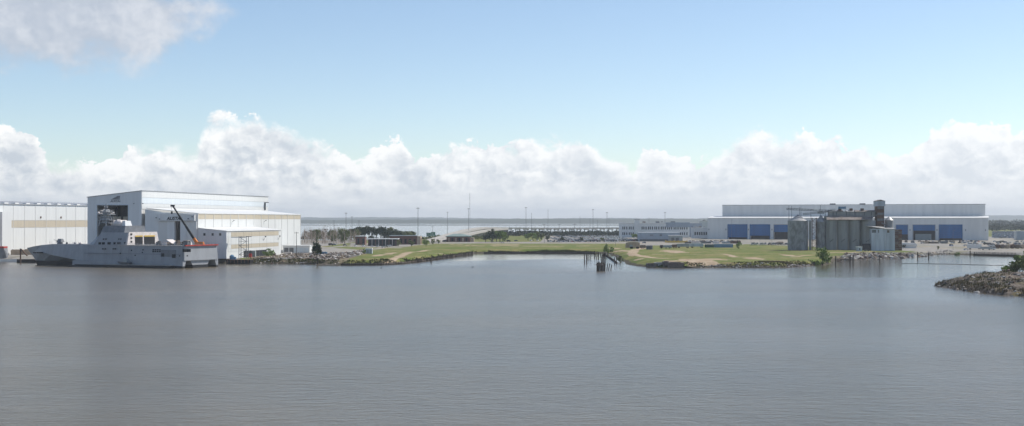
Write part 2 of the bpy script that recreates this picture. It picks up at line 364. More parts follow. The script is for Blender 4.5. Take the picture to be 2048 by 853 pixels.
# ------------------------------------------------------------------ near rubble spit at the right
SPIT = np.array([(178, 549), (179, 530), (177.5, 505), (181, 484), (188, 470), (215, 410), (420, 360), (420, 640), (310, 622), (262, 600), (215, 580), (190, 563)])
def spit_z(x, y):
    s = signed(x, y, SPIT) + (vnoise(x, y, 5, 11) - .5) * 4
    z = -1.5 + 3.2 * sst(s, -3, 4)
    m = sst(s, 3, 17) * (.45 + .55 * sst(y, 490, 530)) * (.75 + .5 * vnoise(x, y, 16, 15))
    z += m * 3.3 + (vnoise(x, y, 3.2, 12) - .5) * 1.5 * sst(s, 0, 4) + (vnoise(x, y, 1.6, 13) - .5) * .6 * sst(s, -1, 3)
    return z
sx_ = tens((165, 270), .8, 160, 430, 1.2); sy_ = tens((455, 605), .8, 350, 660, 1.2); hx, hy = np.meshgrid(sx_, sy_); ZS = spit_z(hx, hy)
sm = bpy.data.materials.new('rubble'); sm.use_nodes = True; nt = sm.node_tree; bs = nt.nodes['Principled BSDF']; bs.inputs['Roughness'].default_value = .95; bs.inputs['Specular IOR Level'].default_value = .15
g = N('ShaderNodeNewGeometry').outputs['Position']
c = mixc(smooth(noi(g, .6, 6, .7), .38, .62), (.20, .165, .135, 1), (.085, .068, .052, 1)); c = mixc(smooth(noi(g, .12, 4, .6), .54, .68), c, (.17, .14, .06, 1)); c = mixc(M('MULTIPLY', smooth(noi(g, 1.7, 3, .6), .58, .7), .7), c, (.36, .32, .28, 1))
S(c, bs.inputs['Base Color']); bp = N('ShaderNodeBump'); bp.inputs['Strength'].default_value = .8; bp.inputs['Distance'].default_value = .5; S(noi(g, 1.5, 6, .7), bp.inputs['Height']); nt.links.new(bp.outputs[0], bs.inputs['Normal'])
spit, _ = grid_obj('rubble_spit', sx_, sy_, ZS, sm, signed(hx, hy, SPIT) > -12); tag(spit, 'brown rubble spit jutting into the river', kind='structure')
# ------------------------------------------------------------------ water
wx = tens((-500, 560), 8, -24000, 24000, 1.15); wy = tens((150, 1180), 8, -3000, 30000, 1.15); gx2, gy2 = np.meshgrid(wx, wy)
sd2 = np.maximum(signed(gx2, gy2, POLY), signed(gx2, gy2, SPIT))
wm = bpy.data.materials.new('water'); wm.use_nodes = True; nt = wm.node_tree; bs = nt.nodes['Principled BSDF']
bs.inputs['IOR'].default_value = 1.33; bs.inputs['Roughness'].default_value = .06
g = N('ShaderNodeNewGeometry').outputs['Position']
big = noi(g, .006, 4, .6)
S(mixc(smooth(big, .35, .65), (.13, .11, .078, 1), (.105, .096, .076, 1)), bs.inputs['Base Color'])
def mp(sc, rz=0.0):
    m = N('ShaderNodeMapping'); m.inputs['Scale'].default_value = sc; m.inputs['Rotation'].default_value = (0, 0, rz); nt.links.new(g, m.inputs[0]); return m.outputs[0]
w1 = noi(mp((.30, .75, 1), R(14)), 1.0, 5, .55, .4); w2 = noi(mp((1.1, 2.2, 1), R(-8)), 1.0, 4, .6, .3); w3 = noi(mp((.045, .10, 1), R(10)), 1.0, 3, .5)
w4 = noi(mp((.20, .40, 1), R(18)), 1.0, 4, .6, .6)
hgt = M('ADD', M('MULTIPLY', w4, .75), M('ADD', M('ADD', M('MULTIPLY', w1, .40), M('MULTIPLY', w2, .25)), M('MULTIPLY', w3, .35)))
wind = smooth(noi(mp((.004, .018, 1), R(6)), 1.0, 5, .6, .5), .3, .66)
calm = at('calm')
st = M('MULTIPLY', M('ADD', .62, M('MULTIPLY', wind, .38)), M('SUBTRACT', 1.0, M('MULTIPLY', calm, .93)))
S(M('SUBTRACT', .22, M('MULTIPLY', calm, .16)), bs.inputs['Roughness'])
bp = N('ShaderNodeBump'); S(st, bp.inputs['Strength']); bp.inputs['Distance'].default_value = .75; S(hgt, bp.inputs['Height']); nt.links.new(bp.outputs[0], bs.inputs['Normal'])
water, _ = grid_obj('water', wx, wy, np.zeros_like(gx2), wm); tag(water, 'rippled grey river water', kind='structure')
cal = sst(sd2, -75, -12) * .55
inl = signed(gx2, gy2, np.array(pxs([(890, 524), (1000, 520), (1120, 518), (1215, 520), (1215, 500), (940, 500)])))
cal = np.maximum(cal, sst(inl, -30, 8)); inl = signed(gx2, gy2, np.array(pxs([(1560, 556), (1850, 556), (2060, 530), (2060, 500), (1880, 505), (1560, 530)]))); cal = np.maximum(cal, .9 * sst(inl, -30, 10))
cal = np.maximum(cal, np.where(gy2 > 1400, .8, 0)); attr(water, 'calm', cal.reshape(-1))
# ------------------------------------------------------------------ far shore, causeway, hills, woods
def ridge(name, x0, x1, y0, depth, hfun, m, n=260, base=0.0):
    X = np.linspace(x0, x1, n); V = []; Fc = []
    for i, x in enumerate(X):
        h = hfun(x, i); V += [(x, y0, base - 1), (x, y0 + depth * .12, base + h * .72), (x, y0 + depth * .5, base + h), (x, y0 + depth, base - 1)]
    for i in range(n - 1):
        a = i * 4
        for k in range(3): Fc.append((a + k, a + 4 + k, a + 5 + k, a + 1 + k))
    me = bpy.data.meshes.new(name); me.from_pydata(V, [], Fc); me.materials.append(MATS[m]); o = bpy.data.objects.new(name, me); C.objects.link(o)
    return o
f1 = lambda s, a, sd: (lambda x: a * mn.fractal(Vector((x / s, sd, 0)), 1, 2, 5))
h1 = f1(2600, 14, 1.3); h2 = f1(130, 3.5, 5.1)
tag(ridge('far_shore', -7000, 7000, 9600, 900, lambda x, i: max(6, 26 + h1(x) + h2(x)), 'hill', 700), 'low wooded far shore across the bay', kind='structure')
h3 = f1(1800, 20, 8.3)
tag(ridge('hills', -9000, 9000, 15000, 2500, lambda x, i: max(8, 52 + h3(x) + 40 * math.exp(-((x - 6200) / 1500) ** 2) + h2(x) * 1.4), 'hill', 700), 'distant blue hills on the horizon', kind='structure')
h4 = f1(160, 1.3, 2.2)
tag(ridge('causeway', -4500, 1400, 6500, 40, lambda x, i: max(1.2, 3.0 + h4(x)), 'forest', 500), 'long thin causeway across the bay', kind='structure')
# ------------------------------------------------------------------ shipyard halls (left)
YA = R(-10); UX, UY = math.sin(R(10)), math.cos(R(10))
OA = (XX(283, 845), 845.0)
def fx(px, o=OA): k = (px - CX) / F; return (k * o[1] - o[0]) / (UY + UX * k)          # along the front of a hall
def sy(px, o): k = (px - CX) / F; return (k * o[1] - o[0]) / (UX - UY * k)             # along the side of a hall
def fw(x, y=0, o=OA): return (o[0] + x * UY + y * UX, o[1] - x * UX + y * UY)
def fz(px, py): return ZZ(py, fw(fx(px))[1])
GL = 3.0
def text(name, body, size, loc, rot, m, parent, shear=0.0, ex=.06, sx=1.0):
    cu = bpy.data.curves.new(name, 'FONT'); cu.body = body; cu.size = size; cu.shear = shear; cu.extrude = ex; cu.align_x = 'CENTER'; cu.offset = .03 * size
    t = bpy.data.objects.new(name, cu); C.objects.link(t)
    me = bpy.data.meshes.new_from_object(t.evaluated_get(bpy.context.evaluated_depsgraph_get())); bpy.data.objects.remove(t)
    me.materials.clear(); me.materials.append(MATS[m]); o = bpy.data.objects.new(name, me); C.objects.link(o); o.parent = parent; o.location = loc; o.rotation_euler = rot; o.scale = (sx, 1, 1); return o
# --- tall assembly hall
x0, x1 = fx(175), 0.0; zr = fz(283, 382); zl = fz(175, 395); LEN = sy(536, OA)
hall = thing('assembly_hall', 'tallest white shipbuilding hall with open dark doorway and emblem on its gable', 'building', (*OA, GL), YA)
d0, d1, dz = fx(194), fx(256), fz(225, 411) - GL
zr -= GL; zl -= GL
w = MB()
w.prism([(x0, 0), (d0, 0), (d0, dz), (d1, dz), (d1, 0), (x1, 0), (x1, zr), (x0, zl)], 0, 1.2)
w.build('gable_wall', 'shade_clad', hall)
w = MB(); w.box(x0, x0 + .8, 1.2, LEN, 0, zl - .3); w.box(x0 + .8, x1 - .8, LEN - .8, LEN, 0, zl - .5); w.build('wall', 'grey_clad', hall)
w = MB(); w.box(x1 - .8, x1 - .01, 1.2, LEN, 0, zr - .2); w.build('side_wall', 'white_clad', hall)
zb = fz(290, 419) - GL
hh = zr - zb
for a, b, m in ((0, .30, 'white_clad'), (.32, .63, 'grey_clad'), (.65, .985, 'white_clad')):
    n = 9
    for i in range(n):
        B(.0, .16, .4 + (LEN - .8) * i / n + .02, .4 + (LEN - .8) * (i + 1) / n - .02, zb + a * hh, zb + b * hh).build('cladding_panel', m, hall)
MB().prism([(x0 - .5, zl - .1), (x1 + .5, zr - .05), (x1 + .5, zr + .35), (x0 - .5, zl + .3)], -.4, LEN + .4).build('roof', 'steel_light', hall)
B(x0 + .9, x1 - .9, 40, 41, 0, zl - 1.2).build('hall_shade_sheet', 'dark', hall)  # dark plane added to paint the darkness deep inside the hall
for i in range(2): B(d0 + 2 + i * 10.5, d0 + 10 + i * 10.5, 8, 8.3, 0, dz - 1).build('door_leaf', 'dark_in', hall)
for i in range(7):
    for j in (0, 1): B(d1 - 13.5 + j * 7.2, d1 - 8 + j * 7.2, 6, 6.15, dz * .60 + i * .95, dz * .60 + i * .95 + .62).build('door_slat', 'tan_clad', hall)
B(d0 - .5, d0 - .02, -.25, 0, 0, dz + .5).build('door_jamb', 'grey_clad', hall); B(d1 + .02, d1 + .5, -.25, 0, 0, dz + .5).build('door_jamb', 'grey_clad', hall); B(d0, d1, -.3, 0, dz + .03, dz + .6).build('door_lintel', 'grey_clad', hall)
xm = fx(231)
text('sign_lettering', 'AUSTAL', 1.75, (xm, -.1, fz(231, 404.5) - GL), (R(90), 0, 0), 'navy_dark', hall, .25, .05, 1.15)
for i in range(3):
    MB().prism([(xm - 3.6 + i * 1.5, fz(231, 399.5) - GL + i * .55), (xm + 3.2, fz(231, 399.5) - GL + i * .9), (xm + 3.2, fz(231, 399.5) - GL + i * .9 + .62), (xm - 1.4 + i * 1.3, fz(231, 399.5) - GL + .75 + i * .75)], -.12, 0).build('emblem_stripe', 'navy_dark', hall)
for px in (268, 286): B(fx(px) - .4, fx(px) + .4, -.7, 0, fz(px, 408.5) - GL, fz(px, 407) - GL).build('flood_lamp', 'steel', hall)
B(.2, 1.4, LEN - 9, LEN - 8.6, zb + 1, zb + 7).build('vent_pipe', 'steel', hall); B(.2, 4, LEN - 9, LEN - 8.6, zb + 7, zb + 7.5).build('vent_arm', 'steel', hall)
# --- aisle hall with sliding doors
xa0, xa1 = .05, fx(395); OB = fw(xa1); LB = sy(601, OB)
aisle = thing('side_hall', 'white side hall with tan band and grey sliding doors under the lettered portal', 'building', (*OB, GL), YA)
q = lambda px: fx(px) - xa1
Z = lambda px, py: fz(px, py) - GL
we = Z(395, 427.5)
w = MB().prism([(q(290), 0), (q(351), 0), (q(351), Z(351, 443)), (q(361), Z(361, 443)), (q(361), 0), (0, 0), (0, we), (q(322), Z(322, 425)), (q(322), Z(322, 424)), (q(290), Z(290, 419))], 0, .8)
w.build('front_wall', 'shade_clad', aisle)
MB().prism([(q(315), Z(315, 430)), (q(354), Z(354, 427)), (q(392), Z(392, 430.5)), (q(392), Z(392, 442)), (q(315), Z(315, 442))], -2.4, -.02).build('portal_fascia', 'shade_clad', aisle)
MB().prism([(q(314.5), Z(315, 430)), (q(354), Z(354, 427)), (q(392.5), Z(392, 430.5)), (q(392.5), Z(392, 430)), (q(354), Z(354, 426.4)), (q(314.5), Z(315, 429.5))], -2.6, 0).build('portal_trim', 'roof_white', aisle)
for a, b in ((318, 336), (336, 350.6), (361.4, 374.5), (374.5, 383), (383, 394.5)):
    B(q(a) + .06, q(b) - .06, -1.0 - (.3 if a == 336 else 0), -.05, 0, Z(a, 443) - .1).build('sliding_door', 'shade_clad' if a in (336, 361.4) else 'grey_clad' if False else 'right_clad', aisle)
B(q(351), q(361), 5, 5.3, 0, Z(355, 443)).build('door_shade_sheet', 'dark_in', aisle)  # dark sheet paints in the shade behind the open door
text('sign_lettering', 'AUSTAL', 2.9, (q(352), -2.46, Z(354, 440.4)), (R(90), 0, 0), 'dark', aisle, .28, .05, 1.0)
for px, py in ((316, 436), (322.5, 438.5), (380, 438), (388, 434)): B(q(px) - .35, q(px) + .35, -3.0, -2.4, Z(px, py) - .3, Z(px, py) + .3).build('flood_lamp', 'steel', aisle)
w = MB(); w.box(-.8, -.01, .8, LB, 0, we - .2); w.box(q(291), -.8, LB - .8, LB, 0, we - .2); w.build('side_wall', 'grey_clad', aisle)
jo = [395.3, 410, 427, 443.7, 460.3, 476, 492, 507.5, 522, 536.6, 549.7, 563, 575, 587.7, 600.7]
ys_ = [sy(p, OB) for p in jo]
bt = we - 3.6
for a, b in zip(ys_, ys_[1:]):
    B(0, .14, a + .25, b - .25, bt, we - .35).build('tan_panel', 'tan_clad', aisle)
    B(0, .14, a + .25, b - .25, .2, bt - .06).build('white_panel', 'white_clad', aisle)
for y in ys_: B(0, .34, y - .18, y + .18, 0, we - .25).build('pilaster', 'right_clad', aisle)
MB().prism([(q(291), zb + .5), (.5, we - .1), (.5, we + .25), (q(291), zb + .9)], .85, LB + .3).build('roof', 'roof_white', aisle)
for y in (ys_[4] + 3, ys_[8] + 6): MB().tube((.1, y, bt - 2), (1.4, y, bt - 1), .12).box(1.2, 2, y - .4, y + .4, bt - 1.2, bt - .8).build('wall_lamp', 'steel', aisle)
# --- annex
OC = fw(fx(453)); LC = sy(562, OC)
ann = thing('annex_building', 'low white annex with two tan bands and three small front windows by the barge', 'building', (*OC, GL), YA)
q = lambda px: fx(px) - fx(453)
zt = Z(453, 463); ztl = Z(395, 457)
MB().prism([(q(395) + .4, 0), (0, 0), (0, zt), (q(395) + .4, ztl)], 0, .7).build('front_wall', 'shade_clad', ann)
for px in (409, 425.5, 440.5):
    f = B(q(px) - .95, q(px) + .95, -.12, 0, Z(px, 472.5), Z(px, 466)).build('window', 'right_clad', ann)
    B(q(px) - .72, q(px) + .72, -.16, -.12, Z(px, 472.5) + .22, Z(px, 466) - .22).build('pane', 'glass', f)
w = MB(); w.box(-.7, -.01, .7, LC, 0, zt - .2); w.box(q(395) + .4, -.7, LC - .7, LC, 0, zt - .2); w.build('side_wall', 'white_clad', ann)
MB().prism([(q(395) + .4, ztl), (.5, zt - .05), (.5, zt + .3), (q(395) + .4, ztl + .35)], -.3, LC + .3).build('roof', 'roof_white', ann)
jo = [456, 462, 471.6, 487, 503, 519, 533.5, 547.6, 557]; ys_ = [sy(p, OC) for p in jo]
for i, (a, b) in enumerate(zip(ys_, ys_[1:])):
    for z0, z1, m in ((.25, .34, 'white_clad'), (.35, .50, 'tan_clad'), (.51, .78, 'white_clad'), (.79, .955, 'tan_clad')):
        if i in (4, 5) and z0 < .3: continue
        if i == 0 and m == 'tan_clad': m = 'white_clad'
        B(0, .12, a + .12, b - .12, zt * z0, zt * z1).build('tan_panel' if m[0] == 't' else 'white_panel', m, ann)
    if i in (3, 4, 5): B(0, .10, a + .2, b - .2, .1, zt * .24).build('bay_shade_panel', 'dark', ann)  # shade of the open bays painted as flat dark panels
for px in (527, 556): y = sy(px, OC); MB().tube((0, y, zt * .6), (1.4, y, zt * .75), .1).box(1.1, 1.9, y - .4, y + .4, zt * .74, zt * .78).build('wall_lamp', 'steel', ann)
# --- left hall
OD = (XX(172, 1050), 1050.0)
lh = thing('long_hall', 'long white hall with tan band and row of roof vents at the left edge', 'building', (*OD, GL), YA)
ztl = 39.0 - GL
w = MB(); w.box(-.8, -.01, -260, 60, 0, ztl); w.box(-60, -.8, -260, -259.2, 0, ztl); w.box(-60, -.8, 59.2, 60, 0, ztl); w.box(-60.8, -60, -260, 60, 0, ztl); w.build('wall', 'grey_clad', lh)
MB().prism([(-61, ztl), (.6, ztl), (.6, ztl + .5), (-30, ztl + 3.2), (-61, ztl + .5)], -260.5, 60.5).build('roof', 'steel_light', lh)
jo = [-62, -36, -13, 7, 26.3, 49, 70.5, 92, 111.7, 132, 151, 170]; ys_ = [sy(p, OD) for p in jo] + [22, 42]
for a, b in zip(ys_, ys_[1:]):
    for z0, z1, m in ((0, .53, 'white_clad'), (.535, .68, 'tan_clad'), (.685, .975, 'white_clad')):
        B(0, .14, a + .1, b - .1, ztl * z0, ztl * z1).build('tan_panel' if m[0] == 't' else 'white_panel', m, lh)
    B(-4.5, -1.5, (a + b) / 2 - 2.6, (a + b) / 2 + 2.6, ztl + .55, ztl + 1.5).build('roof_vent', 'roof_white', lh)
for y in ys_: B(0, .3, y - .13, y + .13, 0, ztl - .02).build('downpipe', 'right_clad', lh)
for px in (16.5, 81, 121.5): y = sy(px, OD); MB().tube((.14, y, ztl * .745), (.5, y, ztl * .745), .85, .85, 12).build('wall_fan', 'rust', lh)
y = sy(3, OD); B(.15, 6, y - 9, y + 3, 0, ztl * .85).build('white_bay', 'white_clad', lh)
# low grey shed behind the annex
p = (XX(566, 985), 985)
sh = thing('low_shed', 'long low grey shed beside the end of the white annex', 'building', (*p, GL), YA)
MB().box(0, 21, 0, 14, 0, 5.2).build('wall', 'right_clad', sh); B(-.3, 21.3, -.3, 14.3, 5.21, 5.6).build('roof', 'roof_white', sh)
for i in range(5): B(1 + i * 4, 4.4 + i * 4, -.1, 0, .2, 3.8).build('door', 'steel' if i < 2 else 'grey_clad', sh)
# ------------------------------------------------------------------ the warship
SO = (-182.0, 762.0); SB = R(155.5); bx, by = math.cos(SB), math.sin(SB); tx, ty = -by, bx     # bow and port directions
def ss(px, t=0.0):      # distance forward of the stern for a photo column, on the line t metres to port
    k = (px - CX) / F; ox, oy = SO[0] + tx * t, SO[1] + ty * t
    return (k * oy - ox) / (bx - k * by)
def sz(px, py, t=0.0): s = ss(px, t); return ZZ(py, SO[1] + by * s + ty * t)
ship = thing('warship', 'grey trimaran warship with mast and aft flight deck moored at the yard', 'ship', (*SO, 0), SB)
def loft(name, secs, m, parent, cap=True, smooth=False):   # rings of equal length
    b = MB(); n = len(secs[0]); vs = [v for s in secs for v in s]; fs = []
    for i in range(len(secs) - 1):
        for j in range(n): fs.append((i * n + j, i * n + (j + 1) % n, (i + 1) * n + (j + 1) % n, (i + 1) * n + j))
    if cap: fs += [tuple(range(n))[::-1], tuple((len(secs) - 1) * n + j for j in range(n))]
    b.add(vs, fs); return b.build(name, m, parent, smooth)
ZD = 13.0
def ring(s, wl, kn, dk, zk, zd, zb=2.5): return [(s, -wl, zb), (s, wl, zb), (s, kn, zk), (s, dk, zd), (s, -dk, zd), (s, -kn, zk)]
# bow body: narrow waterline, knuckle, inward sloping topsides
loft('bow_hull', [[(128, -.12, 2.5), (128, .12, 2.5), (131.2, .12, 6.3), (135.6, .06, 10.3), (135.6, -.06, 10.3), (131.2, -.12, 6.3)], ring(120, 1.4, 4.2, 3.4, 8.0, 12.2), ring(108, 2.8, 8.2, 6.8, 6.6, 13.0), ring(92, 4.2, 12.6, 10.6, 5.0, ZD), ring(76, 5.0, 15.6, 14.0, 3.2, ZD)], 'navy', ship)
loft('boot_top', [[(126.5, -.1, -1), (126.5, .1, -1), (128, .2, 2.52), (128, -.2, 2.52)], [(108, -2.6, -1), (108, 2.6, -1), (108, 2.9, 2.52), (108, -2.9, 2.52)], [(76, -4.8, -1), (76, 4.8, -1), (76, 5.1, 2.5), (76, -5.1, 2.5)], [(0.6, -6.8, -1), (.6, 6.8, -1), (.6, 7.4, 1.7), (.6, -7.4, 1.7)]], 'boot', ship)
# wide after body with tunnels between the hulls
def aft(s, w, wd, zl): return [(s, -w, zl), (s, w, zl), (s, wd, ZD), (s, -wd, ZD)]
loft('main_hull', [aft(1.6, 16.1, 15.2, 4.4), aft(40, 16.1, 15.2, 4.4), aft(75.9, 15.65, 14.05, 3.4)], 'navy', ship)
loft('centre_hull', [[(1.0, -7, 1.6), (1.0, 7, 1.6), (1.0, 9.0, 4.38), (1.0, -9.0, 4.38)], [(75.5, -5, 2.4), (75.5, 5, 2.4), (75.5, 8, 3.4), (75.5, -8, 3.4)]], 'navy', ship)
MB().hexa([(0, -15.6, 4.42), (1.58, -15.6, 4.42), (1.58, 15.6, 4.42), (0, 15.6, 4.42)], [(.4, -15.1, ZD), (1.58, -15.1, ZD), (1.58, 15.1, ZD), (.4, 15.1, ZD)]).build('transom', 'navy', ship)
for s_ in (-1, 1):
    q = lambda s, a, b, c, d, z1: [(s, s_ * a, .8), (s, s_ * b, .8), (s, s_ * c, z1), (s, s_ * d, z1)]
    loft('outrigger', [q(.5, 14.6, 16.5, 16.3, 13.2, 4.39), q(45, 14.6, 16.5, 16.3, 13.2, 4.39), q(72, 14.8, 16.1, 16.0, 13.4, 4.0), q(84, 15.2, 15.3, 15.0, 13.8, 3.6)], 'navy', ship)
    loft('boot_top', [[(s, s_ * a, z) for a, z in ((14.7, -1), (16.4, -1), (16.52, 1.3), (14.5, 1.3))] if s < 80 else [(s, s_ * a, z) for a, z in ((15.1, -1), (15.2, -1), (15.32, 1.3), (15.18, 1.3))] for s in (.5, 45, 72, 83)], 'boot', ship)
# plating seams and rubbing strake on the visible side
for s_, a_ in ((-1, 0), (1, 0)):
    B(2, 74, min(s_ * 15.5, s_ * 15.86), max(s_ * 15.5, s_ * 15.86), 7.9, 8.15).build('rubbing_strake', 'navy_dark', ship)
for i in range(12): MB().bar((4 + i * 6.1, 16.1 - .02 * max(0, i - 6), 4.6), (4 + i * 6.1, 15.22 - .03 * max(0, i - 6), 12.8), .07).build('hull_seam', 'navy_dark', ship)
# decks
MB().box(.6, 56, -14.9, 14.9, ZD, ZD + .12).build('flight_deck', 'navy_top', ship)
MB().add([(133, 0, 10.9), (120, 3.2, 12.25), (108, 6.6, 13.05), (77, 13.8, 13.05), (77, -13.8, 13.05), (108, -6.6, 13.05), (120, -3.2, 12.25)], [(0, 1, 2, 5, 6), (2, 3, 4, 5)]).build('fore_deck', 'navy_dark', ship)
rail = MB()
for i in range(20):
    for t in (-14.8, 14.8): rail.tube((1 + i * 2.6, t, ZD), (1 + i * 2.6, t, ZD + 1.15), .06, n=4)
for t in (-14.8, 14.8):
    for z in (.6, 1.1): rail.tube((1, t, ZD + z), (51, t, ZD + z), .05, n=4)
rail.build('deck_rail', 'steel_light', ship)
net = MB()
for i in range(14): net.box(2 + i * 3.4, 4.8 + i * 3.4, 14.95, 15.9, ZD - .05, ZD + .08)
net.build('deck_edge_net', 'tarp', ship)
B(-.6, .38, -15.2, 15.2, ZD - .25, ZD + .45).build('stern_red_edge', 'red', ship)
# superstructure
sF, sA = ss(167, 13.8), ss(256, 12.5); ZT = sz(215, 465.5, 12)
loft('superstructure', [[(sA, -14.6, ZD + .02), (sA, 14.6, ZD + .02), (sA, 12.6, ZT), (sA, -12.6, ZT)], [(sF - 8, -14.2, ZD + .02), (sF - 8, 14.2, ZD + .02), (sF - 12, 12, ZT), (sF - 12, -12, ZT)], [(sF + 3, -5.5, ZD + .02), (sF + 3, 5.5, ZD + .02), (sF - 6.5, 4.5, ZT), (sF - 6.5, -4.5, ZT)]], 'navy', ship)
ZU = sz(215, 452, 6); u0, u1 = ss(252, 8), ss(196, 8)
loft('upper_deckhouse', [[(u0, -9.5, ZT + .02), (u0, 9.5, ZT + .02), (u0, 8.4, ZU), (u0, -8.4, ZU)], [(u1 - 3, -9, ZT + .02), (u1 - 3, 9, ZT + .02), (u1 - 4.4, 7.8, ZU), (u1 - 4.4, -7.8, ZU)], [(u1 + 1, -4, ZT + .02), (u1 + 1, 4, ZT + .02), (u1 - 1.8, 3.4, ZU), (u1 - 1.8, -3.4, ZU)]], 'navy_dark', ship)
# hangar face, white, with two doors
hh = ZT - ZD
loft('hangar_face', [[(sA - .02, -14.5, ZD + .1), (sA - .02, 14.5, ZD + .1), (sA - .02, 12.7, ZT + .3), (sA - .02, -12.7, ZT + .3)], [(sA - 1.0, -14.3, ZD + .1), (sA - 1.0, 14.3, ZD + .1), (sA - .8, 12.5, ZT + .3), (sA - .8, -12.5, ZT + .3)]], 'tarp', ship)
for a, b in ((7.4, .8), (-.6, -10.2)):
    d = B(sA - 1.12, sA - .9, b, a, ZD + .2, ZD + hh * .64).build('hangar_door', 'dark', ship)
    B(sA - 1.2, sA - 1.13, b, a, ZD + hh * .66, ZD + hh * .76).build('door_header', 'yellow', d)
for z in (.2, .5, .8): B(sA - 1.1, sA - .85, 10, 11.3, ZD + hh * z, ZD + hh * z + 1).build('hangar_window', 'dark', ship)
# windows, louvres and side openings
def side(px0, px1, py0, py1, name, m, t=15.6, out=.55):
    a, b = ss(px0, t), ss(px1, t); z0, z1 = sz(px0, py1, t), sz(px0, py0, t); lo, hi = min(a, b), max(a, b)
    tt = 16.1 - .9 * ((z0 + z1) / 2 - 4.4) / 8.6
    if z0 > ZD: tt = 14.45 - 2.0 * ((z0 + z1) / 2 - ZD) / (ZT - ZD)
    if a > 76: tt = 15.6 - 3.3 * (a - 76) / 17
    return MB().box(lo, hi, tt - out * .5, tt + out * .3, z0, z1).build(name, m, ship)
for i in range(4):
    for j in range(2): side(305 + i * 4.4, 308.2 + i * 4.4, 499 + j * 3.4, 501.4 + j * 3.4, 'porthole', 'dark')
side(322, 352, 500, 517, 'boat_bay', 'navy_dark'); side(323.5, 329, 507, 513.5, 'bay_shade_panel', 'dark', out=.9); side(345, 352, 509, 516.5, 'bay_shade_panel', 'dark', out=.9); side(324, 348, 500.5, 502, 'bay_beam', 'steel', out=1.0)  # bay openings are dark panels, their inner shade put into the colour
for i in range(4): side(365.5 + i * 4, 369 + i * 4, 498.5, 504.5, 'louvre', 'boot')
for px, py in ((285, 499), (284, 504), (270, 510), (359, 511), (374, 511), (262, 500), (240, 506)): side(px, px + 2.2, py, py + 2.4, 'porthole', 'dark')
for i, (a, b) in enumerate(((194, 198.5), (201, 206), (212, 218), (224, 228), (231, 238), (245, 248))): side(a, b, 485, 489.5, 'bridge_window', 'dark')
for a in (201, 206, 232, 236): side(a, a + 2.2, 477.5, 480, 'bridge_window', 'dark')
for a in (204, 209, 225, 229): side(a, a + 2.4, 497, 499.4, 'porthole', 'dark')
for a in (72, 76, 82): side(a, a + 2.5, 504.5, 507, 'hawse_hole', 'dark', 6, 6)
# mast of stacked platforms
mp_ = (ss(212, 0), 0.0); zm = lambda py: sz(212, py, 0)
mst = MB(); h0 = ZU - .05
for dx, dy in ((-3, -3), (3, -3), (3, 3), (-3, 3)): mst.tube((mp_[0] + dx, dy, h0), (mp_[0] + dx * .45, dy * .45, zm(424)), .3, .22)
mast = mst.build('mast', 'steel_light', ship)
for py, r, m in ((447, 4.0, 'navy'), (441, 4.6, 'navy'), (435, 3.9, 'steel_light'), (430, 4.8, 'navy'), (425, 4.2, 'steel_light')):
    MB().box(mp_[0] - r, mp_[0] + r * .8, -r * .62, r * .62, zm(py), zm(py) + .3).box(mp_[0] - r * .4, mp_[0] + r * .45, -r * .4, r * .4, zm(py) + .302, zm(py) + 1.6).build('platform', m, mast)
pr = MB()
for py, r in ((441, 4.6), (430, 4.8), (425, 4.2)):
    for a in range(10): pr.tube((mp_[0] + r * math.cos(a * .628), r * math.sin(a * .628), zm(py)), (mp_[0] + r * math.cos(a * .628), r * math.sin(a * .628), zm(py) + 1.6), .07, n=4)
pr.build('platform_rail', 'steel_light', mast)
MB().tube((mp_[0], 0, zm(425)), (mp_[0], 0, zm(408)), .45, .15).build('topmast', 'steel', mast)
for py, l in ((419, 2.2), (414, 1.6), (422, 4.6)): MB().bar((mp_[0], -l, zm(py)), (mp_[0], l, zm(py)), .3).bar((mp_[0] - l, 0, zm(py)), (mp_[0] + l, 0, zm(py)), .3).build('yardarm', 'tarp', mast)
MB().tube((mp_[0], 0, zm(417)), (mp_[0], 0, zm(411)), 1.1, .9, 10).build('radar', 'steel', mast)
for k in (-1, 1): MB().tube((mp_[0], 6.5 * k, zm(427)), (mp_[0], 6.5 * k, zm(424)), .8, .4, 8).bar((mp_[0], 3 * k, zm(427)), (mp_[0], 6.5 * k, zm(427)), .35).build('sensor_arm', 'tarp', mast)
for px, t, r in ((239, 2, 3.4), (247, -3, 3.0), (230, -4, 2.8)):
    MB().blob((ss(px, t), t, ZU + 1.2), (r, r, r * .8), px, 2, .12).build('covered_dome', 'tarp', ship)
loft('funnel', [[(ss(251, 0) + a, b, ZU) for a, b in ((-2.5, -3), (2.5, -3), (2.5, 3), (-2.5, 3))], [(ss(251, 0) + a, b, ZU + 3) for a, b in ((-1.8, -2.4), (1.6, -2.4), (1.6, 2.4), (-1.8, 2.4))]], 'shade_clad', ship)
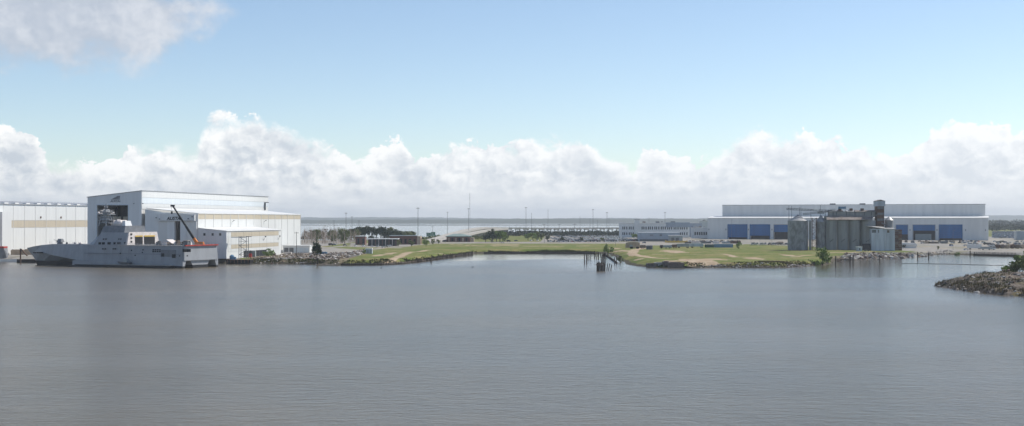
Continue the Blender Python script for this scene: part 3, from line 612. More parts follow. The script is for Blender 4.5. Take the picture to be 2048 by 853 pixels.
# gun
gs = ss(120, 0); z0 = ZD
gun = MB().tube((gs, 0, z0), (gs, 0, z0 + 1.0), 1.8, 1.6, 12).hexa([(gs - 2.4, -1.5, z0 + 1), (gs + 1.8, -1.5, z0 + 1), (gs + 1.8, 1.5, z0 + 1), (gs - 2.4, 1.5, z0 + 1)], [(gs - 1.8, -.9, z0 + 3.2), (gs + .6, -.9, z0 + 3.2), (gs + .6, .9, z0 + 3.2), (gs - 1.8, .9, z0 + 3.2)]).build('gun_turret', 'navy_dark', ship)
MB().tube((gs + 1, 0, z0 + 2.0), (gs + 5, 0, z0 + 2.5), .14).build('gun_barrel', 'steel', gun)
for px in (100, 104, 133, 140, 145, 150, 157): MB().tube((ss(px, 3), 3, ZD), (ss(px, 3), 3, ZD + 1.5), .12, n=5).build('stanchion', 'tarp', ship)
for px, t, r, m in ((150, 2, .9, 'navy'), (134, 4, .7, 'steel'), (161, 6, 1.1, 'tarp')): MB().blob((ss(px, t), t, ZD + .6), (r, r, .9), px, 1, .2).build('deck_gear', m, ship)
# work clutter on the flight deck: separate loose things
rr = random.Random(4)
for i in range(34):
    px = rr.uniform(312, 382); t = rr.uniform(-9, 9); s = ss(px, t)
    if not (3 < s < sA - 4): continue
    k = rr.random(); wx_, wy_, hz_ = rr.uniform(.6, 2.6), rr.uniform(.5, 1.4), rr.uniform(.5, 2.0)
    m, cn = (('tarp', 'pale'), ('yellow', 'yellow'), ('wood_old', 'brown'), ('steel', 'dark grey'))[int(k * 4)]
    o = MB().box(-wx_, wx_, -wy_, wy_, 0, hz_).box(-wx_ * .9, wx_ * .3, -wy_ * .7, wy_ * .7, hz_ + .002, hz_ * 1.35).build('work_crate', m)
    o.location = (SO[0] + bx * s + tx * t, SO[1] + by * s + ty * t, ZD + .13); o.rotation_euler = (0, 0, SB + rr.uniform(-.4, .4))
    tag(o, f'{cn} work crate on the warship flight deck ' + ('near the hangar doors' if s > 34 else 'at mid deck' if s > 18 else 'toward the stern') + (', port side' if t > 3 else ', starboard side' if t < -3 else ', centreline'), 'crate', 'work crates on the flight deck')
s, t = ss(338, 0), 0
tb = MB().prism([(-6.5, 0), (6.5, 0), (2.2, 2.7), (-.5, 3.2)], -3, 3).build('tarpaulin', 'tarp'); tb.location = (SO[0] + bx * s, SO[1] + by * s, ZD + .13); tb.rotation_euler = (0, 0, SB); tag(tb, 'pale tarpaulin heaped over gear on the flight deck', 'tarpaulin')
# float alongside and a workboat on it
s0, s1 = ss(345, 18.5), ss(214, 18.5)
fl = thing('mooring_float', 'long pale-topped mooring float along the warship waterline', 'pontoon', (SO[0] + bx * s0 + tx * 18.9, SO[1] + by * s0 + ty * 18.9, 0), SB)
B(0, s1 - s0, -2, 2, -.6, 1.5).build('float_body', 'boot', fl); B(.1, s1 - s0 - .1, -1.9, 1.9, 1.505, 1.75).build('float_deck', 'concrete', fl)
s = ss(250, 19); wb = thing('work_boat', 'small grey work boat resting beside the warship float', 'boat', (SO[0] + bx * s + tx * 18.9, SO[1] + by * s + ty * 18.9, 1.76), SB)
loft('hull', [[(-4, -1.1, .2), (-4, 1.1, .2), (-4, 1.4, 1.3), (-4, -1.4, 1.3)], [(2, -1, .15), (2, 1, .15), (2, 1.4, 1.4), (2, -1.4, 1.4)], [(5, -.1, .7), (5, .1, .7), (5.4, .15, 1.8), (5.4, -.15, 1.8)]], 'steel', wb)
B(-2, .6, -.8, .8, 1.2, 2.9).build('cabin', 'grey_c', wb); MB().tube((-1, 0, 2.9), (-1, 0, 4.6), .07).build('mast', 'steel', wb)
# ------------------------------------------------------------------ crane behind the warship
cd = 826.0; cx_ = XX(402, cd)
cr = thing('mobile_crane', 'orange mobile crane with long black boom raised behind the warship', 'crane', (cx_, cd, 0), 0)
zq = lambda py: ZZ(py, cd)
B(-6, 6, -3.5, 3.5, -1.2, 2.0).build('crane_barge', 'boot', cr)
B(-3.0, 3.0, -1.6, 1.6, 2.02, 9.2).build('pedestal', 'steel', cr)
MB().hexa([(-4, -1.6, 9.25), (2.6, -1.6, 9.25), (2.6, 1.6, 9.25), (-4, 1.6, 9.25)], [(-3.6, -1.4, zq(484)), (1.6, -1.4, zq(484)), (1.6, 1.4, zq(484)), (-3.6, 1.4, zq(484))]).build('turntable', 'orange', cr)
p0, p1 = Vector((XX(394, cd) - cx_, 0, zq(487))), Vector((XX(345.5, cd) - cx_, 0, zq(412)))
MB().tube(p0 + Vector((1.5, 0, -2)), p0.lerp(p1, .13), 1.3, 1.1, 4).build('boom_base', 'orange', cr)
for a, b, r in ((.12, .45, .95), (.44, .75, .78), (.74, 1, .6)): MB().tube(p0.lerp(p1, a), p0.lerp(p1, b), r, r * .95, 4).build('boom_section', 'dark', cr)
MB().box(p1.x - 1.3, p1.x + 1.2, -.6, .6, p1.z - .6, p1.z + .6).build('boom_head', 'dark', cr)
MB().tube(p1 + Vector((-.6, 0, 0)), p1 + Vector((-.6, 0, -3.6)), .09, n=4).box(p1.x - 1.1, p1.x - .1, -.3, .3, p1.z - 5.2, p1.z - 3.5).build('hook_block', 'dark', cr)
B(1.7, 4.6, -1.5, 1.5, 9.3, 11.3).build('cab', 'red', cr)
# ------------------------------------------------------------------ barge, stair tower and yard clutter
bd = 822.0; b0 = XX(451.5, bd)
bg = thing('dock_barge', 'black flat barge moored below the white annex', 'barge', (b0, bd, 0), 0)
Lb = XX(501, bd) - b0
MB().hexa([(.6, 0, -1), (Lb - .6, 0, -1), (Lb - .6, 9, -1), (.6, 9, -1)], [(0, 0, 2.6), (Lb, 0, 2.6), (Lb, 9, 2.6), (0, 9, 2.6)]).build('hull', 'boot', bg)
B(.1, Lb - .1, .1, 8.9, 2.605, 2.75).build('deck', 'rust', bg)
for i in range(7): MB().tube((1 + i * 2.2, -.25, .6), (1 + i * 2.2, -.25, 2.5), .28, n=6).build('fender', 'rust', bg)
td = 834.0; tw = thing('stair_tower', 'scaffold stair tower beside the lit annex wall', 'stair tower', (XX(478, td), td, 3.0), YA)
hT = ZZ(473, td) - 3
for x, y in ((0, 0), (5, 0), (5, 3.5), (0, 3.5)): MB().tube((x, y, -.2), (x, y, hT), .2, n=5).build('post', 'navy_dark', tw)
for i in range(5):
    z = hT * (i + 1) / 5.2; B(-.2, 5.2, -.2, 3.7, z, z + .15).build('landing', 'steel', tw)
    MB().bar((.2 if i % 2 else 4.8, .2, z - hT / 5.2), (4.8 if i % 2 else .2, .2, z), .22).build('stair_flight', 'steel_light', tw)
B(-5.2, 3, -.4, 3.9, hT - .9, hT - .6).build('roof_deck', 'steel_light', tw)
MB().bar((5, 0, hT - .3), (8.5, 0, hT - .2), .3).build('light_arm', 'steel', tw)
def crate(px, py, wx_, wy_, h_, m, label, cat, name='crate', z=3.0, rz=0.0):
    x, d = PT(px, py, z)
    if 'rubble' in label and d < 850: z = 1.0
    o = MB().box(-wx_, wx_, -wy_, wy_, 0, h_).box(-wx_ * .8, wx_ * .85, -wy_ * .8, wy_ * .8, h_ + .003, h_ * 1.12).build(name, m); o.location = (x, d, gz(x, d) - .02); o.rotation_euler = (0, 0, rz); return tag(o, label, cat)
o = MB().tube((0, 0, 0), (0, 0, 2.2), 1.5, 1.5, 12).tube((0, 0, 2.2), (0, 0, 3), 1.5, .5, 12).box(1.3, 2.6, -.8, .8, 0, 1.6).build('pump_unit', 'blue_c'); o.location = (XX(464, 828), 828, 2.74); tag(o, 'blue pump unit on the black barge', 'pump')
for px, py, wx_, wy_, h_, m, l in ((505, 514, 2.2, 1.5, 3.8, 'grey_c', 'tall grey bin by the annex base'), (500, 515, 1.2, 1, 2.2, 'red', 'red box by the annex base'), (512, 513, .9, .9, 4.2, 'tarp', 'pale upright crate before the dark annex bay'), (546, 511, 2, 1.2, 1.4, 'wood_old', 'brown crate stack right of the round bush'), (553, 510, 1.3, 1, 2.0, 'tarp', 'pale crate right of the round bush'), (622, 504, 3, 1.4, 1.6, 'steel', 'dark skip near the yard road'), (576, 509, 2.6, 1.2, 1.5, 'tarp', 'pale crate on the rubble yard'), (646, 509, 3, 1.3, 1.6, 'blue_c', 'blue crate at the back of the rubble yard')):
    crate(px, py, wx_, wy_, h_, m, l, 'crate', 'yard_crate')
# far-left vessel, white pontoon, mooring dolphin
vd = 880.0; vv = thing('vessel_stern', 'dark vessel with red rail cut by the left picture edge', 'ship', (XX(-14, vd), vd, 0), 0)
loft('hull', [[(-30, -3, -1), (-30, 3, -1), (-30, 4, 8.5), (-30, -4, 8.5)], [(7, -2.6, -1), (7, 2.6, -1), (8.5, 3.4, 8.8), (8.5, -3.4, 8.8)], [(10.5, -.3, -1), (10.5, .3, -1), (10, .5, 5), (10, -.5, 5)]], 'navy_dark', vv)
B(-30, 8.6, -3.5, 3.5, 8.85, 10.0).build('red_bulwark', 'red', vv); B(-28, 4, -2.5, 2.5, 10.02, 13).build('deckhouse', 'navy', vv)
pn = thing('white_pontoon', 'white pontoon at the foot of the left hall', 'pontoon', (XX(-30, 868), 868, 0), 0); B(0, 30, 0, 4, -.5, 1.6).build('float_body', 'roof_white', pn); B(.2, 29.8, .2, 3.8, 1.605, 1.75).build('deck', 'concrete', pn)
dq = thing('dock_ramp', 'dark timber ramp and post left of the warship bow', 'dock', (XX(36, 850), 850, 0), 0)
B(0, 12, -2, 3, -1.5, 2.2).build('ramp_deck', 'wood', dq); MB().tube((2.6, -2.4, -1.5), (2.6, -2.4, 9.2), .5, .45, 8).build('post', 'rust', dq); MB().bar((2.8, -2.4, 9), (7.0, -2.2, 4.4), .6).build('brace', 'rust', dq)
for px, py, wx_, h_, m, l in ((22, 509, 2.2, 3.6, 'white_clad', 'small white cabin at the foot of the left hall'), (36, 510, 4.6, 3.4, 'tan', 'tan box cabin left of the ramp post'), (58, 510, 3.2, 3.6, 'tan', 'tan box cabin behind the warship bow tip')):
    crate(px, py, wx_, 1.5, h_, m, l, 'cabin', 'yard_cabin')
# ------------------------------------------------------------------ vegetation builders
def leafmesh(name, m, rx, ry, rz, n, leaf, seed, z0=0.0, clump=14, gap=.25):
    r = np.random.default_rng(seed)
    k = max(5, n // clump // 4)
    c = r.normal(size=(k, 3)); c /= np.linalg.norm(c, axis=1)[:, None]; c *= (r.random(k) ** .45)[:, None] * .82
    cs = .22 + r.random(k) * .22
    i = r.integers(0, k, n); d = r.normal(size=(n, 3)); d /= np.linalg.norm(d, axis=1)[:, None]
    p = c[i] + d * (r.random(n) ** .5 * cs[i])[:, None]
    p *= np.array([rx, ry, rz]); p[:, 2] += z0 + rz
    a = r.normal(size=(n, 3)); a /= np.linalg.norm(a, axis=1)[:, None]; b = np.cross(a, r.normal(size=(n, 3))); b /= np.linalg.norm(b, axis=1)[:, None]
    s = leaf * (.6 + .8 * r.random(n))[:, None]
    V = np.stack([p - a * s, p + b * s * .6, p + a * s, p - b * s * .6], 1).reshape(-1, 3); Q = np.arange(4 * n).reshape(-1, 4)
    me = bpy.data.meshes.new(name); me.from_pydata(V.tolist(), [], Q.tolist()); me.materials.append(MATS[m]); return me
def trunkmesh(name, h, r, seed, m='bark', limbs=5, spread=.5, from_=.35):
    rr = random.Random(seed); b = MB(); b.tube((0, 0, -.4), (0, 0, h * .55), r, r * .7, 7); b.tube((0, 0, h * .55), (rr.uniform(-.1, .1) * h, 0, h), r * .7, r * .2, 6)
    for i in range(limbs):
        z = h * rr.uniform(from_, .8); a = rr.uniform(0, 6.28); l = h * spread * rr.uniform(.5, 1)
        b.tube((0, 0, z), (math.cos(a) * l, math.sin(a) * l, z + l * rr.uniform(.4, .9)), r * .45, r * .12, 5)
    return b.mesh(name, m)
PROTO = {}
for i in range(3):
    PROTO['round', i] = (leafmesh('crown', 'leaf_a', 1, 1, .9, 1100, .085, 20 + i, .25), trunkmesh('trunk', 1.3, .07, i))
    PROTO['dark', i] = (leafmesh('crown', 'leaf_b', 1, 1, .95, 1300, .085, 40 + i, .25), trunkmesh('trunk', 1.3, .08, 5 + i))
    PROTO['pine', i] = (leafmesh('crown', 'leaf_b', .62, .62, .85, 1000, .075, 60 + i, .75), trunkmesh('trunk', 2.0, .055, 9 + i, limbs=3, from_=.6))
    PROTO['olive', i] = (leafmesh('crown', 'leaf_c', 1, 1, .9, 1000, .085, 80 + i, .2), trunkmesh('trunk', 1.2, .06, 15 + i))
    PROTO['bare', i] = (leafmesh('crown', 'reed_dry', .35, .35, 1.0, 34, .05, 95 + i, .35), trunkmesh('trunk', 2.3, .035, 25 + i, 'bare_wood', 8, .22, .2))
    PROTO['bush', i] = (leafmesh('crown', 'leaf_a', 1, 1, .8, 800, .09, 110 + i, 0), trunkmesh('trunk', .9, .05, 35 + i, limbs=6))
TC = [0]
def tree(kind, x, d, h, label, cat='tree', group=None, w=1.0, name=None):
    TC[0] += 1; me, tm = PROTO[kind, TC[0] % 3]
    top = {'round': 2.05, 'dark': 2.15, 'pine': 2.45, 'olive': 2.0, 'bare': 2.35, 'bush': 1.6}[kind]
    s = h / top; t = thing(name or {'bush': 'bush', 'pine': 'pine_tree', 'bare': 'bare_tree'}.get(kind, 'tree'), label, cat, (x, d, gz(x, d) - .05), random.uniform(0, 6.28), group); t.scale = (s * w, s * w, s)
    inst('trunk', tm, (0, 0, 0), parent=t); inst('crown', me, (0, 0, 0), parent=t); return t
def PG(px, py):      # the ground point seen at a photo pixel
    z = 3.0
    for _ in range(14):
        x, d = PT(px, py, z); z = .5 * z + .5 * max(gz(x, d), 0)
    return PT(px, py, z)
def treepx(kind, px, py, ptop, label, cat='tree', z=3.0, w=1.0, group=None, name=None):
    x, d = PG(px, py); return tree(kind, x, d, (py - ptop) * d / F, label, cat, group, w, name)
# ------------------------------------------------------------------ left-middle shore
treepx('bush', 538, 516, 497, 'round green bush on the rubble bank near the barge', 'bush', w=1.15)
treepx('dark', 634, 520, 478, 'thin dark tree standing on the rubble shore', w=.62)
treepx('olive', 631, 508, 490, 'small olive tree behind the rubble shore', w=1.0)
treepx('bush', 729, 508, 498, 'small dark bush left of the white box shed', 'bush')
def pole(px, py0, d, label, cat='pole', name='utility_pole', r=.22, group=None, arms=0, m='steel', head=None):
    x = XX(px, d); z = gz(x, d) if signed(np.array([x]), np.array([d]), POLY)[0] > 0 else 0.0
    h = ZZ(py0, d) - z; t = thing(name, label, cat, (x, d, z), 0, group)
    MB().tube((0, 0, -.5), (0, 0, h), r, r * .55, 7).build('shaft', m, t)
    for k in range(arms): B(-1.6, 1.6, -.12, .12, h - .9 - k * 1.5, h - .65 - k * 1.5).build('cross_arm', m, t)
    if head == 'ring':
        MB().tube((0, 0, h), (0, 0, h + .5), 1.1, 1.1, 10).build('lamp_ring', 'steel', t)
        for a in range(6): MB().box(1.5 * math.cos(a * 1.047) - .4, 1.5 * math.cos(a * 1.047) + .4, 1.5 * math.sin(a * 1.047) - .4, 1.5 * math.sin(a * 1.047) + .4, h - .3, h + .25).build('lamp_head', 'steel_light', t)
    if head == 'arm': B(0, 2.0, -.15, .15, h - .2, h).build('lamp_arm', m, t)
    return t
pole(593, 464, 900, 'wooden utility pole in front of the low grey shed', arms=1, m='wood', r=.25)
pole(1600, 463, 1010, 'thin lamp post before the largest corrugated bin', 'lamp post', 'lamp_post', .12, head='arm')
for px, y0, d, l in ((692, 427, 1750, 'light mast nearest the bare trees'), (836, 417, 1500, 'tallest light mast left of the highway ramp'), (937, 418, 1850, 'light mast beside the highway ramp crest'), (1052, 416, 1900, 'light mast above the round trees and viaduct start'), (1186, 420, 2000, 'left light mast of the two above the car park'), (1214, 426, 1900, 'right light mast of the two above the car park'), (1330, 426, 1950, 'light mast rising behind the office block roof')):
    pole(px, y0, d, 'tall ' + l, 'light mast', 'light_mast', .38, head='ring', group='high light masts')
for px, y0, d, l in ((668, 441, 1600, 'short power pole left of the pines'), (704, 433, 1600, 'dark power pole at the left edge of the pines'), (718, 441, 1560, 'thin power pole in front of the pines'), (865, 452, 1600, 'short pole beside the green road sign'), (895, 424, 1700, 'dark power pole left of the highway ramp'), (1063, 426, 1900, 'dark power pole right of the light mast over the viaduct'), (1096, 419, 1950, 'tall thin pole over the viaduct middle'), (1160, 433, 2000, 'power pole at the left of the car park'), (1180, 437, 1800, 'dark power pole in the car park'), (1218, 437, 1900, 'short power pole right of the car park masts'), (1195, 440, 1850, 'grey power pole between the car park masts'), (1298, 435, 1950, 'thin pole behind the office block tower'), (1231, 478, 1240, 'short dark pole on the grass by the ruined jetty')):
    pole(px, y0, d, l, 'pole', 'power_pole', .30 if d > 1300 else .15, arms=1 if d < 1750 else 0)
for i, px in enumerate((984, 994, 1010, 1019, 1032, 1040, 1070, 1089, 1118, 1119, 1149, 1150)):
    if i in (9, 11): continue
    pole(px, 449 + (i % 3), 2190 + i * 4, ('first', 'second', 'third', 'fourth', 'fifth', 'sixth', 'seventh', 'eighth', 'ninth', '', 'tenth')[i] + ' small lamp post from the left along the viaduct', 'lamp post', 'lamp_post', .2, group='viaduct lamp posts')
for i, px in enumerate((1088.5, 1118.5, 1149.5)):
    pole(px, 448, 1420, ('leftmost', 'middle', 'rightmost')[i] + ' of three dark poles along the road before the car park', 'pole', 'power_pole', .2, arms=1)
ant = thing('lattice_antenna', 'thin lattice antenna rising highest behind the ramp', 'antenna', (XX(939.5, 2300), 2300, 0), 0)
ha = ZZ(388, 2300); am = MB()
for a in range(3): am.tube((.9 * math.cos(a * 2.09), .9 * math.sin(a * 2.09), -1), (.5 * math.cos(a * 2.09), .5 * math.sin(a * 2.09), ha), .12, n=4)
for i in range(24):
    z = ha * i / 24; am.bar((.8, 0, z), (-.4, .7, z + ha / 24), .12); am.bar((-.4, .7, z), (-.4, -.7, z + ha / 24), .12)
am.build('lattice_tower', 'steel_light', ant); MB().tube((0, 0, ha - .1), (0, 0, ha + 3), .08, n=4).build('whip', 'steel', ant)
# ------------------------------------------------------------------ timber bulkhead along the grass
def bulkhead(name, pts, label, step, h0, h1, seed, m='wood'):
    q = pxs(pts); t = thing(name, label, 'bulkhead', (*q[0], 0), 0); rr = random.Random(seed); o = q[0]
    pm = [MB().tube((0, 0, -2), (rr.uniform(-.08, .08), 0, 1), .2, .18, 6).mesh('post', m) for _ in range(3)]
    acc = 0.0
    for (x0, y0), (x1, y1) in zip(q, q[1:]):
        L = math.hypot(x1 - x0, y1 - y0); a = math.atan2(y1 - y0, x1 - x0); n = max(1, int(L / step))
        for i in range(n):
            f = (i + .5) / n; x = x0 + (x1 - x0) * f - o[0]; y = y0 + (y1 - y0) * f - o[1] - .5
            e = inst('post', pm[i % 3], (x + rr.uniform(-.2, .2), y, .15), 0, (1, 1, rr.uniform(h0, h1)), t)
            e.rotation_euler = (rr.uniform(-.06, .06), rr.uniform(-.06, .06), 0)
        for k in range(3):
            pl = B(0, L, -.08, .08, 0, .52).build('plank', 'wood_old' if k == 2 and m == 'wood' else 'wood', t); pl.location = (x0 - o[0], y0 - o[1] - .15, -.35 + k * .55); pl.rotation_euler = (rr.uniform(-.05, .05), 0, a)
    return t
bulkhead('timber_bulkhead', [(682, 531.4), (700, 531.6), (722, 531.4), (745, 531.2), (765, 530.8), (785, 529.8), (805, 528.4), (822, 527)], 'timber bulkhead of leaning posts below the sunlit left grass bank', 2.2, 1.7, 2.6, 1)
bulkhead('timber_bulkhead', [(824, 526.8), (845, 524.2), (862, 521.8), (880, 519), (898, 516.2), (915, 513.6), (932, 511), (946, 509)], 'close-set dark bulkhead receding into the inlet', 1.15, 2.1, 2.7, 2)
bulkhead('timber_bulkhead', [(968, 507.4), (1010, 507.2), (1050, 507.2), (1090, 507.4), (1130, 507.6), (1165, 507.6), (1190, 507.8)], 'low dark bulkhead across the head of the inlet', 1.6, 1.0, 1.7, 3)
bulkhead('timber_bulkhead', [(1208, 510), (1216, 515), (1224, 521), (1234, 528)], 'short dark bulkhead on the inlet side of the ruined jetty', 1.7, .7, 1.4, 4)
def pilecluster(name, px0, px1, py, ptop, n, label, lean=0.0, seed=1, rows=2, cap=False):
    d = dy_(py); x0, x1 = XX(px0, d), XX(px1, d); t = thing(name, label, 'pilings', (x0, d, 0), 0); rr = random.Random(seed); h = ZZ(ptop, d)
    for r in range(rows):
        for i in range(n):
            x = (x1 - x0) * (i + .3 * r) / max(1, n - 1) + rr.uniform(-.15, .15); hh = h * rr.uniform(.72, 1.0)
            MB().tube((x, r * 2.2, -2), (x + lean * hh + rr.uniform(-.2, .2), r * 2.2, hh), .27, .24, 7).build('pile', 'wood', t)
    if cap: B(-.4, (x1 - x0) * .8, -.5, rows * 2.2 - 1.2, h * .62, h * .62 + .5).build('cap_beam', 'wood_old', t); MB().blob(((x1 - x0) * .35, .8, h * .7), ((x1 - x0) * .35, 1.2, .6), seed, 1, .4).build('fallen_deck', 'rock', t)
    return t
pilecluster('piling_cluster', 1194, 1209, 543, 524, 6, 'black piling cluster standing in the open water before the jetty', 0, 1, 3, True)
pilecluster('piling_cluster', 1212, 1220, 541, 527, 3, 'three leaning piles right of the black cluster', .28, 2, 1)
pilecluster('piling_cluster', 1169, 1173, 528, 508, 2, 'tall pile pair left of the ruined jetty', 0, 3, 2)
pilecluster('piling_cluster', 1176, 1181, 520, 507, 3, 'shorter pile group just behind the tall pile pair', 0, 4, 1)
pilecluster('piling_cluster', 1188, 1196, 517, 502, 3, 'pile stubs under the jetty end', .1, 5, 2)
pilecluster('piling_cluster', 1203, 1211, 525, 505, 4, 'dark broken piles at the jetty middle', -.12, 6, 2)
pilecluster('piling_cluster', 1229, 1233, 529, 510, 2, 'two posts at the grass corner right of the jetty', 0, 7, 1)
jd = dy_(511); jt = thing('ruined_jetty', 'collapsed grey jetty deck at the inlet mouth', 'jetty', (XX(1190, jd), jd, 0), R(-8))
for i in range(9): B(i * 1.0, i * 1.0 + .92, -2 + (i % 3) * .3, 4 + (i % 2) * .5, 2.0 + .12 * (i % 4), 2.3 + .12 * (i % 4)).build('deck_plank', 'wood_old', jt)
for i in range(5): MB().tube((i * 2.0 + .3, 0, -2), (i * 2.0 + .3, 0, 1.99), .25, n=6).build('pile', 'wood', jt)
for px, py, pt, l in ((635, 531, 517, 'lone thin post before the moored plank'), (862, 526, 517, 'lone dark post off the receding bulkhead'), (1671, 531, 513, 'dark dock pile nearest the shore tree'), (1700, 530, 511, 'thick double dock pile before the silos'), (1706, 529, 510, 'right dock pile before the silos'), (1759, 523, 511, 'short pile at the riprap right of the white shed'), (1835, 519, 505, 'dark pile left of the riprap point'), (1857, 519, 506, 'dark pile at the riprap point'), (1940, 513, 502, 'dark pile at the end of the right bulkhead')):
    d = dy_(py); o = MB().tube((0, 0, -2.5), (.1, 0, ZZ(pt, d)), .42, .38, 8).tube((0, 0, ZZ(pt, d) - .02), (0, 0, ZZ(pt, d) + .2), .48, .2, 8).build('mooring_pile', 'wood'); o.location = (XX(px, d), d, 0); tag(o, l, 'pile')
d = dy_(529); o = MB().box(-.1, XX(1708, d) - XX(1670, d), -.4, .4, 3.0, 3.5).build('dock_beam', 'wood_old'); o.location = (XX(1670, d), d + .9, 0); tag(o, 'grey beam across the dock piles before the silos', 'beam')
d = dy_(531.5); o = MB().hexa([(0, 0, -.2), (13, 0, -.2), (12.5, 2.4, -.2), (.6, 2.4, -.2)], [(-.3, -.1, .55), (13.6, -.1, .9), (13.2, 2.5, .9), (0, 2.5, .55)]).box(1, 6, .4, 1.8, .7, 1.0).build('work_punt', 'tan'); o.location = (XX(633, d), d, 0); tag(o, 'pale flat punt moored at the rubble shore', 'boat')
for px, py, l in ((945, 535, 'small dark bird floating in the inlet mouth'), (762, 537, 'small dark bird floating below the timber bulkhead')):
    d = dy_(py); o = MB().blob((0, 0, .12), (.6, .28, .26), px, 2, .1).blob((.5, 0, .55), (.2, .16, .18), px, 1, .1).tube((.3, 0, .2), (.5, 0, .55), .1).build('water_bird', 'dark'); o.location = (XX(px, d), d, 0); tag(o, l, 'bird')
# rubble: individual chunks on the left shore
rk = [MB().blob((0, 0, 0), (1, .8, .6), i, 1, .5).mesh('chunk', m) for i, m in enumerate(('rock_pale', 'rock', 'rock_brown', 'rock_pale', 'tarp'))]
bd_ = [MB().box(-1, 1, -.1, .1, 0, .16).mesh('board', 'wood_old'), MB().box(-1, 1, -.12, .12, 0, .2).mesh('board', 'tarp'), MB().tube((-1, 0, .1), (1, 0, .12), .12, n=6).mesh('board', 'wood')]
rr = random.Random(11)
def heap(label, poly_px, n, smin, smax, seed, z=2.6, boards=.25, meshes=rk, name='debris_heap', cat='debris'):
    rr = random.Random(seed); q = np.array(pxs(poly_px, z)); t = thing(name, label, cat, (q[:, 0].mean(), q[:, 1].mean(), 0)); c = t.location
    lo, hi = q.min(0), q.max(0); k = 0; tries = 0
    g_ = np.random.default_rng(seed); X = g_.uniform(lo[0], hi[0], 3000); Y = g_.uniform(lo[1], hi[1], 3000); ZG = land_z(X, Y); ok = (signed(X, Y, q) > 0) & (ZG > -.35)
    for x, y, zg in list(zip(X[ok].tolist(), Y[ok].tolist(), ZG[ok].tolist()))[:n]:
        s = rr.uniform(smin, smax) * (1.6 if rr.random() < .12 else 1)
        if rr.random() < boards: e = inst('board', rr.choice(bd_), (x - c.x, y - c.y, zg + .1 + rr.random() * .6), rr.uniform(0, 3.14), (s * 2.6, s, s), t); e.rotation_euler.y = rr.uniform(-.25, .25)
        else: inst('chunk', rr.choice(meshes), (x - c.x, y - c.y, zg + s * .2), rr.uniform(0, 6.28), (s, s, s * rr.uniform(.6, 1.1)), t)
        k += 1
    return t
heap('broken concrete and boards along the shore right of the barge', [(502, 527), (502, 519), (600, 519), (628, 526), (620, 529)], 120, .25, .8, 1, 2.4, .4, rk[1:])
heap('debris heap of pale slabs and timber behind the rubble shore', [(555, 513), (575, 508), (640, 507), (690, 508), (660, 516), (600, 517)], 150, .4, 1.2, 2, 3.0, .4)
heap('dark tangled timber heap around the thin dark tree', [(618, 525), (622, 515), (665, 514), (676, 522), (668, 530)], 110, .4, 1.1, 3, 2.4, .65, rk[1:])
heap('stored scrap and drums behind the rubble yard', [(655, 510), (690, 505), (735, 502), (738, 506), (700, 514), (672, 517)], 120, .5, 1.5, 4, 3.2, .2)
heap('broken stones at the head of the inlet', [(938, 504), (962, 503), (957, 507), (946, 508.5)], 40, .5, 1.2, 5, 1.6, 0, rk[:2], 'riprap', 'stones')
heap('riprap stones below the right end of the grass lot', [(1575, 531), (1630, 528), (1642, 529), (1640, 532), (1600, 535), (1570, 535)], 90, .4, 1.0, 6, 1.0, 0, rk[:3], 'riprap', 'stones')
heap('long riprap slope below the silos', [(1668, 520), (1690, 513), (1760, 511), (1850, 509), (1900, 508), (1900, 512), (1850, 518), (1760, 522), (1690, 526)], 260, .7, 1.9, 7, 1.6, .02, rk[:3], 'riprap', 'stones')
heap('thin line of stones edging the grass lot', [(1400, 536), (1400, 533.5), (1560, 533), (1560, 536)], 120, .3, .7, 8, .6, 0, rk[:2], 'riprap', 'stones')
for i, (px, py, w_, h_, m, l) in enumerate(((1304, 535.5, 3.4, 2.4, 'rock', 'dark slumped timber crib left of the shore blocks'), (1322, 535.5, 4.0, 2.9, 'concrete', 'grey concrete block in the shore of the grass lot'), (1333, 535.8, 2.2, 3.6, 'rock', 'tall dark block between the shore blocks'), (1352, 536.5, 4.6, 3.3, 'wood_old', 'weathered brown barge block at the shore'))):
    x, d = PT(px, py); o = MB().hexa([(-w_, -1.5, -1), (w_, -1.5, -1), (w_, 2, -1), (-w_, 2, -1)], [(-w_ * .96, -1.2, h_), (w_ * .98, -1.3, h_ * .9), (w_, 2, h_), (-w_, 2, h_ * 1.05)]).box(-w_ * .7, w_ * .6, -.6, 1.4, h_ * 1.0, h_ * 1.08).build('shore_block', m); o.location = (x, d, 0); tag(o, l, 'block')
def pebbles(name, poly_px, n, smin, smax, seed, z, label, m='rock_pale'):
    r = np.random.default_rng(seed); q = np.array(pxs(poly_px, z)); lo, hi = q.min(0), q.max(0); X = r.uniform(lo[0], hi[0], n * 4); Y = r.uniform(lo[1], hi[1], n * 4)
    ok = (signed(X, Y, q) > 0); X, Y = X[ok][:n], Y[ok][:n]; Zg = land_z(X, Y); k = Zg > -.2; X, Y, Zg = X[k], Y[k], Zg[k]
    oc = np.array([(1, 0, 0), (0, 1, 0), (-1, 0, 0), (0, -1, 0), (0, 0, .8), (0, 0, -.6)]); fs = np.array([(0, 1, 4), (1, 2, 4), (2, 3, 4), (3, 0, 4), (1, 0, 5), (2, 1, 5), (3, 2, 5), (0, 3, 5)])
    V = []; Q = []
    for i, (x, y, z_) in enumerate(zip(X, Y, Zg)):
        s = r.uniform(smin, smax); V += (oc * s * r.uniform(.6, 1.3, (6, 1)) + np.array([x, y, z_ + s * .15])).tolist(); Q += (fs + 6 * i).tolist()
    me = bpy.data.meshes.new(name); me.from_pydata(V, [], Q); me.materials.append(MATS[m]); o = bpy.data.objects.new(name, me); C.objects.link(o); tag(o, label, 'stones', kind='stuff')
RIP = [(1665, 526), (1690, 512), (1760, 510), (1850, 506), (1905, 504), (1905, 513), (1850, 519), (1760, 523), (1690, 527)]
